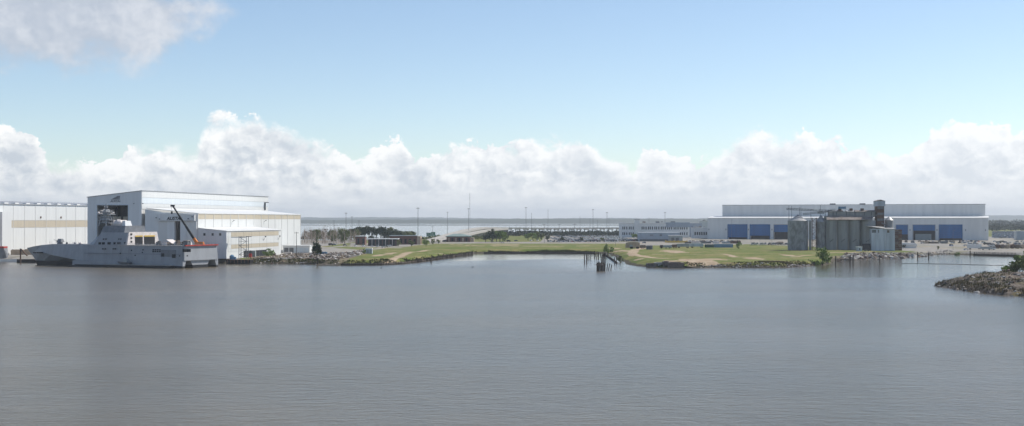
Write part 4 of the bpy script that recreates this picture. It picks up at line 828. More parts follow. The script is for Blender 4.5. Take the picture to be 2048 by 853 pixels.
pebbles('small_riprap', RIP, 1500, .3, .8, 1, 1.5, 'small pale riprap stones below the silos'); pebbles('small_riprap', RIP, 1200, .3, .9, 2, 1.5, 'small dark riprap stones below the silos', 'rock')
LSH = [(500, 528), (500, 518), (600, 507), (690, 506), (735, 501), (738, 507), (680, 520), (676, 531), (600, 530)]
pebbles('small_rubble', LSH, 700, .2, .7, 3, 2.5, 'small pale rubble over the left yard shore'); pebbles('small_rubble', LSH, 1500, .2, .7, 4, 2.5, 'small brown rubble over the left yard shore', 'rock_brown')
# shore reeds and tufts
def tufts(name, lines, n, hmin, hmax, seed, m, label, spread=1.5, inland=1.0):
    r = np.random.default_rng(seed); V = []; Q = []
    segs = [(a, b) for l in lines for a, b in zip(pxs(l), pxs(l)[1:])]; L = np.array([math.hypot(b[0] - a[0], b[1] - a[1]) for a, b in segs]); L /= L.sum()
    si = r.choice(len(segs), n, p=L); f = r.random(n)
    X = np.array([segs[i][0][0] + (segs[i][1][0] - segs[i][0][0]) * t for i, t in zip(si, f)]) + r.normal(size=n) * spread * .6
    Y = np.array([segs[i][0][1] + (segs[i][1][1] - segs[i][0][1]) * t for i, t in zip(si, f)]) + inland + r.random(n) * spread * 2
    Zg = land_z(X, Y); den = vnoise(X, Y, 9, seed); ok = (Zg > .1) & (den > .3)
    for x, y, z in zip(X[ok], Y[ok], Zg[ok]):
        a = r.random() * 6.28; w = r.uniform(.15, .4); h = r.uniform(hmin, hmax); o = len(V); dx, dy = math.cos(a) * w, math.sin(a) * w
        V += [(x - dx, y - dy, z - .1), (x + dx, y + dy, z - .1), (x + dx * .7 + r.normal() * .2, y + dy * .7, z + h), (x - dx * .5 + r.normal() * .2, y - dy * .5, z + h * .85)]; Q.append((o, o + 1, o + 2, o + 3))
    me = bpy.data.meshes.new(name); me.from_pydata(V, [], Q); me.materials.append(MATS[m]); o = bpy.data.objects.new(name, me); C.objects.link(o); return tag(o, label, 'reeds', kind='stuff')
tufts('shore_reeds', [[(958, 507), (1050, 506.5), (1190, 507)]], 9000, .5, 1.5, 1, 'reed', 'green reeds along the head of the inlet', 3, 1)
tufts('shore_grass', [[(690, 531), (755, 530), (830, 526), (945, 509)], [(500, 527.5), (560, 528.5), (620, 529), (668, 531)]], 6000, .3, .8, 2, 'reed', 'green weeds along the left shore', 3, 2)
tufts('shore_grass', [[(1206, 509), (1240, 530), (1270, 534.5), (1300, 536.5), (1430, 536), (1560, 536), (1640, 531), (1690, 526), (1760, 521.5), (1900, 513)]], 9000, .2, .6, 3, 'reed', 'weeds along the right shore', 3.5, 1.5)
tufts('shore_scrub', [[(1206, 509), (1222, 519), (1240, 528)]], 1500, .6, 1.9, 4, 'leaf_a', 'green scrub around the ruined jetty', 4, 2)
tufts('shore_mud_weed', [[(1236, 530), (1270, 534.5), (1310, 536.5)], [(1520, 535), (1600, 534), (1640, 531)]], 2500, .3, .8, 5, 'reed_dry', 'dry weeds on the dark shore', 2, .5)
for px, py, pt, l, k in ((1215, 509, 487, 'young bare-branched bush by the ruined jetty', 'bush'), (1240, 525, 508, 'small leafy sapling on the inlet corner', 'olive'), (1226, 503, 494, 'low bush behind the ruined jetty', 'bush'), (1462, 530, 522, 'low pale bush on the grass lot shore', 'olive')):
    treepx(k, px, py, pt, l, 'bush', w=.8, name='bush')
# ------------------------------------------------------------------ middle buildings
def blockb(name, px0, px1, py, ptop, depth, label, m, roofm='roof_white', z=3.0, rz=0.0, over=.5, cat='building', d=None):
    d = d or dy_(py, z); x0 = XX(px0, d); w_ = XX(px1, d) - x0; h = ZZ(ptop, d) - z
    t = thing(name, label, cat, (x0, d, z - .02), rz); B(0, w_, 0, depth, 0, h).build('wall', m, t)
    B(-over, w_ + over, -over, depth + over, h + .005, h + .6).build('roof', roofm, t); t['w'] = w_; t['h'] = h; return t, w_, h
t, w_, h = blockb('brick_building', 711, 730, 490, 473.5, 14, 'dark brick block with white roof left of the portico', 'brick')
for i in range(2): B(w_ * .2 + i * 5, w_ * .2 + i * 5 + 2, -.12, 0, 1, h - 2).build('window', 'glass', t)
t, w_, h = blockb('portico_building', 736, 793, 492.5, 479, 15, 'low building with white flat roof and front columns', 'dark_in', over=1.5)
for i in range(9): MB().box(.5 + i * (w_ - 1.3) / 8, .9 + i * (w_ - 1.3) / 8, -1.3, -.9, 0, h).build('column', 'tarp' if i % 2 else 'brick', t)
for i in range(8): B(1.6 + i * (w_ - 1.3) / 8, 3.6 + i * (w_ - 1.3) / 8, -.1, 0, .4, h - 1).build('window', 'glass', t)
t, w_, h = blockb('brick_hall', 779, 834, 489.5, 472.5, 20, 'wide dark brick hall with arched windows and white lit end', 'brick', 'grey_c')
for i in range(6): MB().box(1.2 + i * w_ / 6, 3.4 + i * w_ / 6, -.12, 0, 1, h - 3).build('window', 'dark', t)
B(w_ + .01, w_ + 3.5, 0, 19, 0, h - .3).build('lit_end', 'tan', t)
for i in range(4): B(w_ + 3.5, w_ + 3.6, 2 + i * 4.4, 4 + i * 4.4, .5, h - 2.5).build('pilaster', 'brick', t)
t, w_, h = blockb('flat_pavilion', 893, 940, 484.3, 474, 26, 'low brown pavilion with wide green-grey hipped roof', 'brick', 'teal_roof', over=1)
MB().hexa([(-1.5, -1.5, h + .61), (w_ + 1.5, -1.5, h + .61), (w_ + 1.5, 27, h + .61), (-1.5, 27, h + .61)], [(7, 11, h + 3.2), (w_ - 9, 11, h + 3.2), (w_ - 9, 15, h + 3.2), (7, 15, h + 3.2)]).build('hipped_roof', 'teal_roof', t)
for i in range(6): B(1.5 + i * 4, 3.6 + i * 4, -.1, 0, .6, h - 1.2).build('window', 'dark' if i % 2 else 'tan', t)
B(w_ + 1.1, w_ + 4.2, 2, 20, 0, h - 1).build('lit_wing', 'tan', t)
t, w_, h = blockb('box_shed', 731, 744, 508, 498.5, 4.5, 'small white box shed at the edge of the left grass bank', 'shed_white', over=.1)
for i in range(2): B(1 + i * 2.2, 2.5 + i * 2.2, -.08, 0, .1, h - .8).build('door', 'grey_c', t)
# road sign
sd_ = 1560; t = thing('road_sign', 'green highway direction sign beside the ramp', 'sign', (XX(853, sd_), sd_, 3), 0); zz = lambda py: ZZ(py, sd_) - 3
for x in (.6, 9.8): MB().tube((x, 0, -.4), (x, 0, zz(464.5)), .22, n=6).build('post', 'steel', t)
B(0, 5.0, -.3, -.1, zz(473), zz(466)).build('sign_panel', 'green_sign', t); B(5.2, 10.6, -.3, -.1, zz(472.5), zz(464.5)).build('sign_panel', 'green_sign', t)
for i in range(3): B(.8, 4.2 - i * .6, -.34, -.31, zz(473) + .9 + i * 1.1, zz(473) + 1.2 + i * 1.1).build('sign_line', 'roof_white', t); B(6, 9.6 - i * .5, -.34, -.31, zz(472.5) + .9 + i * 1.2, zz(472.5) + 1.2 + i * 1.2).build('sign_line', 'roof_white', t)
# trees of the middle ground
for i, (px, py, pt, k, l) in enumerate(((797, 493, 479, 'olive', 'left young tree before the brick hall'), (823, 493.5, 479, 'olive', 'middle young tree before the brick hall'), (852, 493.5, 478, 'round', 'right young tree past the brick hall end'), (866, 489, 477, 'olive', 'low tree under the green road sign'), (877, 488, 478, 'olive', 'low tree right of the green road sign'),
        (971, 485, 468, 'dark', 'dark low tree at the left of the roadside tree group'), (984, 485, 455, 'dark', 'tallest dark tree of the roadside group'), (1000, 485, 458, 'round', 'light green tree at the right of the roadside group'), (993, 484, 460, 'dark', 'middle dark tree of the roadside group'), (1010, 484, 464, 'olive', 'small right-hand tree of the roadside group'),
        (1056, 481, 465, 'round', 'leftmost green tree before the car park'), (1066, 482, 464, 'round', 'bright green tree before the car park'), (1076, 481, 462, 'olive', 'olive tree before the car park'), (1084, 481, 466, 'olive', 'right olive tree before the car park'), (1095, 483, 470, 'dark', 'small dark tree at the left end of the parked cars'), (1124, 484, 471, 'dark', 'small dark tree among the parked cars left'), (1163, 484, 473, 'dark', 'small dark tree among the parked cars middle'), (1204, 484, 474, 'olive', 'small olive tree among the parked cars right'),
        (1255, 474, 463, 'round', 'green tree left of the office block foot'), (1268, 478, 466, 'round', 'bright green tree before the office block tower'), (1275, 478, 468, 'olive', 'olive tree at the blue-grey building corner'), (1368, 474, 464, 'olive', 'olive tree right of the blue-grey building'))):
    treepx(k, px, py, pt, l, w=1.0 if k != 'round' else 1.1)
rr = random.Random(5)
for i in range(30):
    px = 703 + i * 4.3 + rr.uniform(-2, 2); d = 1560 + rr.uniform(-30, 60)
    top = 451 + 11 * max(0, (px - 770) / 65) ** 1.3 + rr.uniform(0, 6); x = XX(px, d); k = 'pine' if px < 775 else ('dark' if rr.random() < .4 else 'olive')
    tree(k, x, d, ZZ(top, d) - gz(x, d), ('tall ' if top < 453.5 else 'shorter ') + 'dark pine in the grove ' + ('behind the brick block' if px < 724 else 'behind the gap left of the portico' if px < 740 else 'behind the left half of the portico' if px < 757 else 'behind the right half of the portico') + (', front row' if d < 1590 else ', back row') if k == 'pine' else ('dark round tree at the right of the grove' if k == 'dark' else 'light olive tree at the right end of the pine grove'), group='grove behind the brick buildings', w=1.2)
for i in range(170):
    px = rr.uniform(604, 722); d = rr.uniform(1330, 1620); x = XX(px, d); top = rr.uniform(452, 469)
    k = 'bare' if rr.random() < .93 else 'olive'
    tree(k, x, d, ZZ(top, d) - gz(x, d), ('slender bare tree ' if k == 'bare' else 'small green tree ') + ('beside the hall end' if px < 630 else 'left of centre in the bare wood' if px < 660 else 'right of centre in the bare wood' if px < 692 else 'next to the pines') + (', tall, ' if top < 458 else ', middling, ' if top < 464 else ', short, ') + ('near edge of the wood' if d < 1430 else 'deep in the wood' if d < 1530 else 'far edge of the wood'), group='bare wood left of the pines', w=1.0 if k == 'bare' else .8)
# ------------------------------------------------------------------ highway ramps and viaduct
def deck(name, pts, wdt, label, piers=True, m='road', step=22.0, par=1.0):
    q = [(XX(px, d), d, z) for px, d, z in pts]; t = thing(name, label, 'bridge', (q[0][0], q[0][1], 0)); o = Vector((q[0][0], q[0][1], 0))
    b = MB(); pl = MB(); V = [Vector(p) for p in q]
    for i, (a, c) in enumerate(zip(V, V[1:])):
        n = Vector((-(c - a).y, (c - a).x, 0)).normalized() * wdt / 2; u = Vector((0, 0, 1))
        q0, q1, q2, q3 = a - o - n, c - o - n, c - o + n, a - o + n
        MB().hexa([q0 - u * 1.3, q1 - u * 1.3, q2 - u * 1.3, q3 - u * 1.3], [q0, q1, q2, q3]).build('deck_span', m, t)
        for e0, e1, nn in ((q0, q1, n), (q3, q2, -n)):
            k = nn.normalized() * .4; MB().hexa([e0 + u * .01, e1 + u * .01, e1 + k + u * .01, e0 + k + u * .01], [e0 + u * par, e1 + u * par, e1 + k + u * par, e0 + k + u * par]).build('parapet', 'concrete', t)
        if piers:
            L = (c - a).length
            for j in range(max(1, int(L / step))):
                f = (j + .5) / max(1, int(L / step)); p = a.lerp(c, f) - o
                if p.z < 7: continue
                MB().box(p.x - 5, p.x + 5, p.y - .8, p.y + .8, p.z - 2.6, p.z - 1.31).box(p.x - 4, p.x - 2.4, p.y - .7, p.y + .7, -1, p.z - 2.6).box(p.x + 2.4, p.x + 4, p.y - .7, p.y + .7, -1, p.z - 2.6).build('pier', 'concrete', t)
    return t
deck('highway_ramp', [(858, 1500, 3.4), (880, 1590, 5.5), (905, 1700, 9), (935, 1850, 13), (960, 2000, 15), (985, 2130, 15.2)], 14, 'upper pale highway ramp climbing to the viaduct')
deck('highway_ramp', [(868, 1440, 3.3), (893, 1520, 5), (925, 1640, 8), (955, 1790, 11), (980, 1950, 12.6), (1010, 2100, 13.4)], 10, 'lower pale highway ramp behind the pavilion')
deck('viaduct', [(975, 2150, 14.5), (1010, 2215, 14), (1060, 2250, 13.4), (1120, 2290, 13), (1180, 2330, 13), (1245, 2370, 13), (1330, 2420, 13), (1420, 2480, 13)], 16, 'long low highway viaduct on piers beyond the car park', m='concrete', step=15)
# ------------------------------------------------------------------ office block and neighbours
od = 1830.0; x0 = XX(1241, od); wo_ = XX(1379, od) - x0
of = thing('office_block', 'long two-storey office block with rows of windows and square stair tower', 'building', (x0, od, 3), 0); oz = lambda py: ZZ(py, od) - 3
h = oz(448)
B(0, wo_, 0, 25, 0, h).build('wall', 'office', of); B(-.6, wo_ * .655, -.6, 25, h + .005, h + 1.3).build('roof', 'roof_white', of); B(wo_ * .66, wo_ + .3, -.8, 25, h * .74, h + 2.0).build('roof_screen', 'office_blue', of)
tw0 = XX(1269, od) - x0; tw1 = XX(1279, od) - x0; tt = B(tw0, tw1, -2, 5, 0, oz(440)).build('stair_tower', 'office', of); B(tw0 - .6, tw1 + .6, -2.6, 5.6, oz(440) + .005, oz(440) + .7).build('tower_roof', 'steel_light', tt)
for i in range(31):
    x = 2 + i * (wo_ - 4) / 31 + (.5 if i % 3 == 0 else 0)
    if tw0 - 2 < x < tw1 + .3: continue
    for zf, zg in ((.58, .80), (.18, .38)):
        f = B(x, x + 1.7, -.12, 0, h * zf, h * zg).build('window', 'office_blue', of); B(x + .15, x + 1.55, -.18, -.12, h * zf + .2, h * zg - .2).build('pane', 'glass', f)
for a, b in ((.33, .37), (.52, .57), (.60, .62), (.74, .80)): B(wo_ * a, wo_ * b, 6, 12, h + 1.31 if a < .6 else h + 2.01, h + 3.4).build('roof_plant', 'steel' if a > .4 else 'wood_old', of)
t, w_, h = blockb('wing_building', 1380, 1404, 470, 447, 20, 'grey-blue wing joined beyond the office block right end', 'office_blue', d=1880)
for i in range(4): B(2 + i * 4, 4.5 + i * 4, -.1, 0, h * .55, h * .75).build('window', 'glass', t)
t, w_, h = blockb('white_building', 1386, 1416, 472, 456, 18, 'low white-roofed building left of the blue-door hall', 'office', d=1760)
for i in range(6): B(2 + i * 3, 4 + i * 3, -.1, 0, h * .3, h * .6).build('window', 'glass', t)
for i in range(3): B(3 + i * 6, 5.5 + i * 6, 4, 7, h + .61, h + 2.2).build('roof_unit', 'wood_old' if i == 1 else 'steel_light', t)
t, w_, h = blockb('white_building', 1400, 1416, 460, 443.5, 18, 'pale two-storey block seen above the low white-roofed building', 'white_clad', d=2050)
t, w_, h = blockb('blue_warehouse', 1278.5, 1360, 483.5, 466, 22, 'plain blue-grey warehouse below the office block', 'office_blue', 'office', d=1500, over=.2)
for a, b in ((.26, .28), (.29, .31), (.32, .34), (.5, .56)): B(w_ * a, w_ * b, -.1, 0, h * .62, h * .82).build('window', 'navy_dark', t)
B(.3, w_ * .82, -.35, -.02, .1, h * .26).build('dark_base', 'steel', t)
t, w_, h = blockb('grey_shed', 1339, 1365, 481.5, 472, 10, 'small grey shed with dark doors at the warehouse right end', 'grey_c', d=1470)
for i in range(2): B(2 + i * 5, 5.5 + i * 5, -.1, 0, .2, h * .7).build('door', 'steel', t)
t, w_, h = blockb('flat_canopy', 1241, 1243, 470, 462, 5, 'tiny pale kiosk left of the office block', 'white_clad', d=1700)
# ------------------------------------------------------------------ cars
def carmesh(paint, van=0):
    b = MB(); pr = [(-2.2, .35), (2.2, .35), (2.2, .8), (1.3, .98), (-2.15, 1.0)] if not van else [(-2.5, .4), (2.5, .4), (2.5, 1.1), (1.7, 1.2), (-2.5, 1.2)]
    b.prism(pr, -.88, .88); n1 = len(b.f)
    cb = ([(-1.9, 1.0), (1.2, 1.0), (.4, 1.48), (-1.3, 1.5)] if not van else [(-2.45, 1.21), (1.6, 1.21), (1.0, 2.0), (-2.4, 2.05)]); b.prism(cb, -.78, .78); n2 = len(b.f)
    rf = ([(-1.2, 1.51), (.35, 1.49), (.3, 1.55), (-1.1, 1.56)] if not van else [(-2.35, 2.06), (.95, 2.01), (.9, 2.08), (-2.3, 2.12)]); b.prism(rf, -.74, .74); n3 = len(b.f)
    for x in (-1.35, 1.35):
        for y in (-.9, .72): b.tube((x, y, .34), (x, y + .18, .34), .34, .34, 10)
    me = b.mesh('car', ['car_' + paint, 'glass', 'tyre']); idx = [0] * n1 + [1] * (n2 - n1) + [0] * (n3 - n2) + [2] * (len(b.f) - n3); me.polygons.foreach_set('material_index', idx); return me
PAINT = ['white', 'silver', 'black', 'grey', 'blue', 'red', 'tan', 'green']; PW = [30, 22, 12, 12, 8, 6, 6, 4]
CARS = {(p, v): carmesh(p, v) for p in PAINT for v in (0, 1)}
NC = [0]
def car(x, d, rz, where, group, z=None, p=None):
    p = p or random.choices(PAINT, PW)[0]; v = int(random.random() < .4); NC[0] += 1
    o = inst('parked_car', CARS[p, v], (x, d, (gz(x, d) if z is None else z) + .01), rz); return tag(o, f'{p} {"van" if v else "car"} {where}', 'van' if v else 'car', group)
rr = random.Random(21); random.seed(21)
far = []
for row in range(17):
    for i in range(170):
        d = 1478 + i * 5.6 + rr.uniform(-.4, .4); x = 58 + row * 17.5 - (d - 1478) * .02 + rr.uniform(-.3, .3)
        for k in (0, 1):
            if rr.random() < .22: continue
            px = x / d * F + CX
            if px < 1098 + (d - 1478) * .01 or px > 1246: continue
            if i < 12: car(x + k * 5.2, d, rr.choice((0, math.pi)) + rr.uniform(-.03, .03), ('at the left' if px < 1140 else 'in the middle' if px < 1190 else 'at the right') + ' of the crowded car park, ' + ('nearest rows' if i < 4 else 'second rows' if i < 8 else 'third rows'), 'cars in the crowded car park', 3.02)
            else: far.append((x + k * 5.2, d))
for x0, x1, n in ((1096, 1152, 22), (1156, 1238, 30)):
    for i in range(n):
        if rr.random() < .15: continue
        d = 1462; car(XX(x0 + (x1 - x0) * i / n, d), d, R(90) + rr.uniform(-.04, .04), 'in the front row of the crowded car park, ' + ('left half' if x0 < 1100 else 'right half') , 'cars in the front row of the car park', 3.02)
for px, py, r_, w in ((767, 496, .5, 'on the left kerb before the portico'), (772, 495, .5, 'second in the slanted row before the portico'), (777, 494, .5, 'third in the slanted row before the portico'), (781, 492.5, .5, 'fourth in the slanted row before the portico'), (786, 491, .5, 'last in the slanted row before the portico'), (711, 493, 1.57, 'before the dark brick block'), (727, 493.4, 1.57, 'between brick block and portico'), (744, 494, 1.57, 'under the left portico columns'), (755, 494.5, 1.57, 'under the right portico columns'), (668, 491, 0, 'on the road by the bare trees'), (662, 491.5, 0, 'left on the road by the bare trees'), (1005, 486.5, 0, 'on the inlet road by the roadside trees'), (1017, 484, .3, 'at the road junction right of the trees'), (1032, 483, .3, 'climbing the junction road'), (984, 483.5, 0, 'under the roadside trees'), (1062, 482.5, 1.2, 'beneath the bright green trees'), (1075, 482.5, 1.3, 'right of the bright green trees'), (690, 492, 0, 'passing the bare wood')):
    x, d = PT(px, py, 3.0); car(x, d, r_, w, 'cars along the inlet road', 3.05)
for px, d, z, w in ((906, 1650, 8.6, 'climbing the lower ramp'), (932, 1840, 13, 'high on the upper ramp'), (945, 1910, 14, 'near the crest of the upper ramp'), (960, 2000, 15.05, 'at the crest of the upper ramp'), (1031, 2228, 13.9, 'on the left of the viaduct')):
    pass
def cars_stuff(name, pts, label, seed):
    r = np.random.default_rng(seed); base = np.array([(x, y, z) for z, s in ((.3, 1), (.95, 1), (1.5, .7)) for x, y in ((-.9 * s, -2.1 * s), (.9 * s, -2.1 * s), (.9 * s, 2.1 * s), (-.9 * s, 2.1 * s))]); fs = [(0, 1, 5, 4), (1, 2, 6, 5), (2, 3, 7, 6), (3, 0, 4, 7), (4, 5, 9, 8), (5, 6, 10, 9), (6, 7, 11, 10), (7, 4, 8, 11), (8, 9, 10, 11)]
    V = []; Q = []; MI = []; cols = ['car_' + p for p in PAINT]; w = np.array(PW) / sum(PW)
    for k, (x, y) in enumerate(pts):
        V += (base + np.array([x, y, 3.0])).tolist(); ci = int(r.choice(len(PAINT), p=w)); Q += [tuple(i + 12 * k for i in f) for f in fs]; MI += [ci] * 4 + [len(cols)] * 4 + [ci]
    me = bpy.data.meshes.new(name); me.from_pydata(V, [], Q)
    for c in cols + ['glass']: me.materials.append(MATS[c])
    me.polygons.foreach_set('material_index', MI); o = bpy.data.objects.new(name, me); C.objects.link(o); tag(o, label, 'cars', kind='stuff')
cars_stuff('distant_cars', far, 'mass of far cars filling the back of the car park', 1)
# ------------------------------------------------------------------ blue-door hall (right)
RA = R(-20); rc, rs_ = math.cos(R(20)), math.sin(R(20)); OR_ = (XX(1415, 1690), 1690.0)
def rx(px): k = (px - CX) / F; return (k * OR_[1] - OR_[0]) / (rc + k * rs_)
def rd_(px): return OR_[1] - rx(px) * rs_
def rz_(px, py): return ZZ(py, rd_(px)) - 3
bh = thing('module_hall', 'very long grey-white hall with six tall blue doors behind the silos', 'building', (*OR_, 3), RA)
W_ = rx(1977); hl = rz_(1976, 436.5); hu = rz_(1970, 408.5); u0, u1 = rx(1436), rx(1970.5)
DR = [(1456, 1494, .06), (1500.5, 1539.5, .2), (1548, 1587, .52), (1792, 1815.5, .35), (1826, 1870, .62), (1878.5, 1924, .06)]
ht = rz_(1900, 450.5)
out = [(0, 0)]
for a, b, _ in DR: out += [(rx(a), 0), (rx(a), ht), (rx(b), ht), (rx(b), 0)]
out += [(W_, 0), (W_, hl), (0, hl)]
MB().prism(out, 0, 1).build('front_wall', 'right_clad', bh)
w = MB(); w.box(0, .8, 1, 90, 0, hl); w.box(W_ - .8, W_, 1, 90, 0, hl); w.box(.8, W_ - .8, 89, 90, 0, hl); w.build('wall', 'right_clad', bh)
MB().prism([(-.6, hl + .005), (29.7, hl + .005), (29.7, hl + 2.6), (-.6, hl + .35)], -.4, W_ + .4, 'x').build('lower_roof', 'roof_white', bh)
B(u0, u1, 30.01, 85, hl - 1, hu).build('upper_wall', 'right_clad', bh); B(u0 - .4, u1 + .4, 29.6, 85.4, hu + .005, hu + .5).build('upper_roof', 'steel_light', bh)
n = 27
for i in range(n): B(u0 + (u1 - u0) * i / n + .12, u0 + (u1 - u0) * (i + 1) / n - .12, 29.8, 30, hl + 2.7, hu - .25).build('wall_panel', 'right_clad', bh)
edges = [0] + [e for a, b, _ in DR for e in (rx(a) - .7, rx(b) + .7)] + [W_]
for a, b in zip(edges[::2], edges[1::2]):
    k = max(1, int((b - a) / 15))
    for i in range(k): B(a + (b - a) * i / k + .12, a + (b - a) * (i + 1) / k - .12, -.2, 0, .1, hl - 1.2).build('wall_panel', 'right_clad', bh)
for a, b, op in DR:
    A_, B_ = rx(a), rx(b); z0 = ht * op; nn = 8
    f = MB().box(A_ - .6, A_, -.45, .0, 0, ht + .6).box(B_, B_ + .6, -.45, .0, 0, ht + .6).box(A_, B_, -.45, 0, ht, ht + .6).build('door_frame', 'blue_door' if op < .3 else 'steel_light', bh)
    for i in range(nn):
        za, zc = ht * i / nn, ht * (i + 1) / nn
        if za < z0 - .5: continue
        B(A_ + .05, B_ - .05, .25, .45, za + .04, zc - .04).build('door_panel', 'blue_door', bh)
    B(A_, B_, 8, 8.3, 0, ht).build('interior_shade_sheet', 'dark_in', bh)  # dark sheet standing in for the unlit depth behind the door
B(rx(1830), rx(1862), 5, 7.5, 0, ht * .40).build('stored_module', 'grey_c', bh)
for px in (1418, 1452, 1497, 1544, 1820, 1874, 1931, 1971): B(rx(px) - .4, rx(px) + .4, -.9, -.22, ht * .62, ht * .72).build('wall_lamp', 'steel', bh)
for px in (1658, 1719): B(rx(px) - 3.5, rx(px) + 3.5, 40, 46, hu + .51, hu + 1.9).build('roof_vent', 'steel', bh)
# ------------------------------------------------------------------ grain silos
GD = 1062.0; gX = lambda px, d=GD: XX(px, d); gZ = lambda py, d=GD: ZZ(py, d)
def bin_(px0, px1, d, pe, pa, label, ribs=14):
    r = (gX(px1, d) - gX(px0, d)) / 2; x = (gX(px0, d) + gX(px1, d)) / 2; t = thing('grain_bin', label, 'grain bin', (x, d + r, 3), 0)
    he, hp = gZ(pe, d) - 3, gZ(pa, d) - 3
    MB().tube((0, 0, -.3), (0, 0, he), r, r, 40).build('shell', 'galv', t, False)
    for i in range(ribs): MB().tube((0, 0, he * (i + .5) / ribs), (0, 0, he * (i + .5) / ribs + .16), r + .09, r + .09, 40).build('hoop', 'galv', t)
    MB().tube((0, 0, he), (0, 0, hp), r + .35, .8, 40).build('cone_roof', 'galv_roof', t); MB().tube((0, 0, hp), (0, 0, hp + .7), .9, .7, 12).build('roof_cap', 'steel', t)
    for a in range(14):
        q = a * 6.283 / 14; MB().bar((math.cos(q) * (r + .3), math.sin(q) * (r + .3), he + .06), (math.cos(q) * .9, math.sin(q) * .9, hp + .05), .12).build('roof_rib', 'steel_light', t)
    return t
bin_(1580, 1620.5, GD, 442, 431.5, 'largest corrugated grain bin with cone roof at the left of the silos')
bin_(1634, 1655, GD + 3, 444.5, 433, 'narrow corrugated grain bin between stair frame and concrete silos')
t = thing('drain_pipe_tower', 'pale round pipe column between the two corrugated bins', 'column', (gX(1622.5), GD + 4, 3)); MB().tube((0, 0, -.2), (0, 0, gZ(444) - 3), .9, .9, 12).tube((0, 0, gZ(444) - 3), (0, 0, gZ(441) - 3), 1.3, .6, 12).build('pipe', 'silo', t)
t = thing('ladder_frame', 'rusty steel stair frame between the two corrugated bins', 'stair frame', (gX(1625.5), GD + 1, 3)); hF = gZ(436) - 3; wF = gX(1634) - gX(1625.5)
for x in (0, wF):
    for y in (0, 2.5): MB().bar((x, y, -.2), (x, y, hF), .3).build('post', 'rust', t)
for i in range(10): MB().bar((0 if i % 2 else wF, 0, hF * i / 10), (wF if i % 2 else 0, 0, hF * (i + 1) / 10), .24).bar((0, 0, hF * i / 10), (wF, 0, hF * i / 10), .24).build('brace', 'rust', t)
NAMES = ['leftmost of the four concrete silos', 'second of the four concrete silos', 'third of the four concrete silos', 'rightmost concrete silo partly behind the white shed']
for i, (a, b) in enumerate(((1654.5, 1676), (1677, 1699), (1700, 1723), (1724, 1755))):
    r = (gX(b) - gX(a)) / 2; t = thing('concrete_silo', 'weathered grey ' + NAMES[i], 'silo', (gX((a + b) / 2), GD + r, 3)); hs = gZ(441) - 3
    MB().tube((0, 0, -.3), (0, 0, hs), r, r, 36).build('shell', 'silo', t, False)
    MB().bar((-r * .5, -r * .88, hs * .28), (r * .1, -r - .9, hs * .38), .5).build('spout', 'steel', t)
    for k in range(5): MB().tube((0, 0, hs * (k + 1) / 6), (0, 0, hs * (k + 1) / 6 + .12), r + .04, r + .04, 36).build('pour_ring', 'silo', t)
gal = thing('silo_gallery', 'rusty roofed conveyor gallery running along the silo tops', 'gallery', (gX(1654), GD, 3)); gq = lambda px: gX(px) - gX(1654); gh = lambda py: gZ(py) - 3
MB().add([(gq(1653), -1.0, gh(440.5)), (gq(1742), -1.0, gh(440.5)), (gq(1748), 6, gh(432.5)), (gq(1656), 6, gh(432.5)), (gq(1653), -1.0, gh(439.8)), (gq(1742), -1.0, gh(439.8)), (gq(1748), 6, gh(431.8)), (gq(1656), 6, gh(431.8))], [(3, 2, 1, 0), (4, 5, 6, 7), (0, 1, 5, 4), (1, 2, 6, 5), (2, 3, 7, 6), (3, 0, 4, 7)]).build('lean_roof', 'rust_roof', gal)
B(gq(1654), gq(1748), 4.2, 11, gh(441) + .01, gh(433)).build('gallery_base', 'silo', gal)
B(gq(1662), gq(1755), 6.1, 10.5, gh(433) + .01, gh(423.5)).build('gallery_wall', 'silo', gal)
for i, (a, b) in enumerate(((1662, 1678), (1678.4, 1690), (1697, 1712), (1714, 1734), (1735, 1755))):
    MB().prism([(5.2, gh(423.5)), (8.3, gh(420.6)), (11.3, gh(423.5)), (8.3, gh(421.6))], gq(a), gq(b), 'x').build('gallery_roof', 'galv_roof' if i in (0, 2) else 'rust_roof', gal)
for px in (1669, 1676, 1696, 1713, 1732, 1746): B(gq(px), gq(px) + .7, 5.9, 6.08, gh(431), gh(424.5)).build('frame_post', 'steel', gal)
for px in (1684.5, 1707, 1729.5): B(gq(px) - 1, gq(px) + 1.2, 7, 9.5, gh(421.5), gh(417)).build('roof_cowl', 'rust', gal)
B(gq(1681), gq(1696), 6.3, 7.5, gh(418), gh(413.5)).build('blue_cover', 'blue_c', gal); B(gq(1664), gq(1676), 6.3, 8, gh(420.4), gh(417.8)).build('pale_cover', 'roof_white', gal)
tw = thing('elevator_tower', 'tall dark grain elevator tower with grey headhouse', 'tower', (gX(1755.5), GD + 3, 3)); wt = gX(1770.5) - gX(1755.5)
B(0, wt, 0, 6.5, -.2, gh(413)).build('shaft', 'rust', tw); B(-.7, wt + .7, -.7, 7.2, gh(413) + .01, gh(402.5)).build('headhouse', 'shed_white', tw)
MB().prism([(-1, gh(402.5)), (wt + 1, gh(402.5)), (wt / 2, gh(399.6))], -1, 7.5).build('head_roof', 'rust_roof', tw)
for i in range(6): B(.5, wt - .5, -.12, 0, gh(448) + i * 2.4, gh(448) + i * 2.4 + 1.9).build('cladding_sheet', 'steel' if i % 2 else 'rust', tw)
ld = MB()
for i in range(12): ld.bar((wt + .3, 2, 5 + i * 1.6), (wt + .3, 3, 5 + i * 1.6), .1)
ld.bar((wt + .3, 2, 1), (wt + .3, 2, gh(415)), .12).bar((wt + .3, 3, 1), (wt + .3, 3, gh(415)), .12); ld.build('ladder', 'steel', tw)
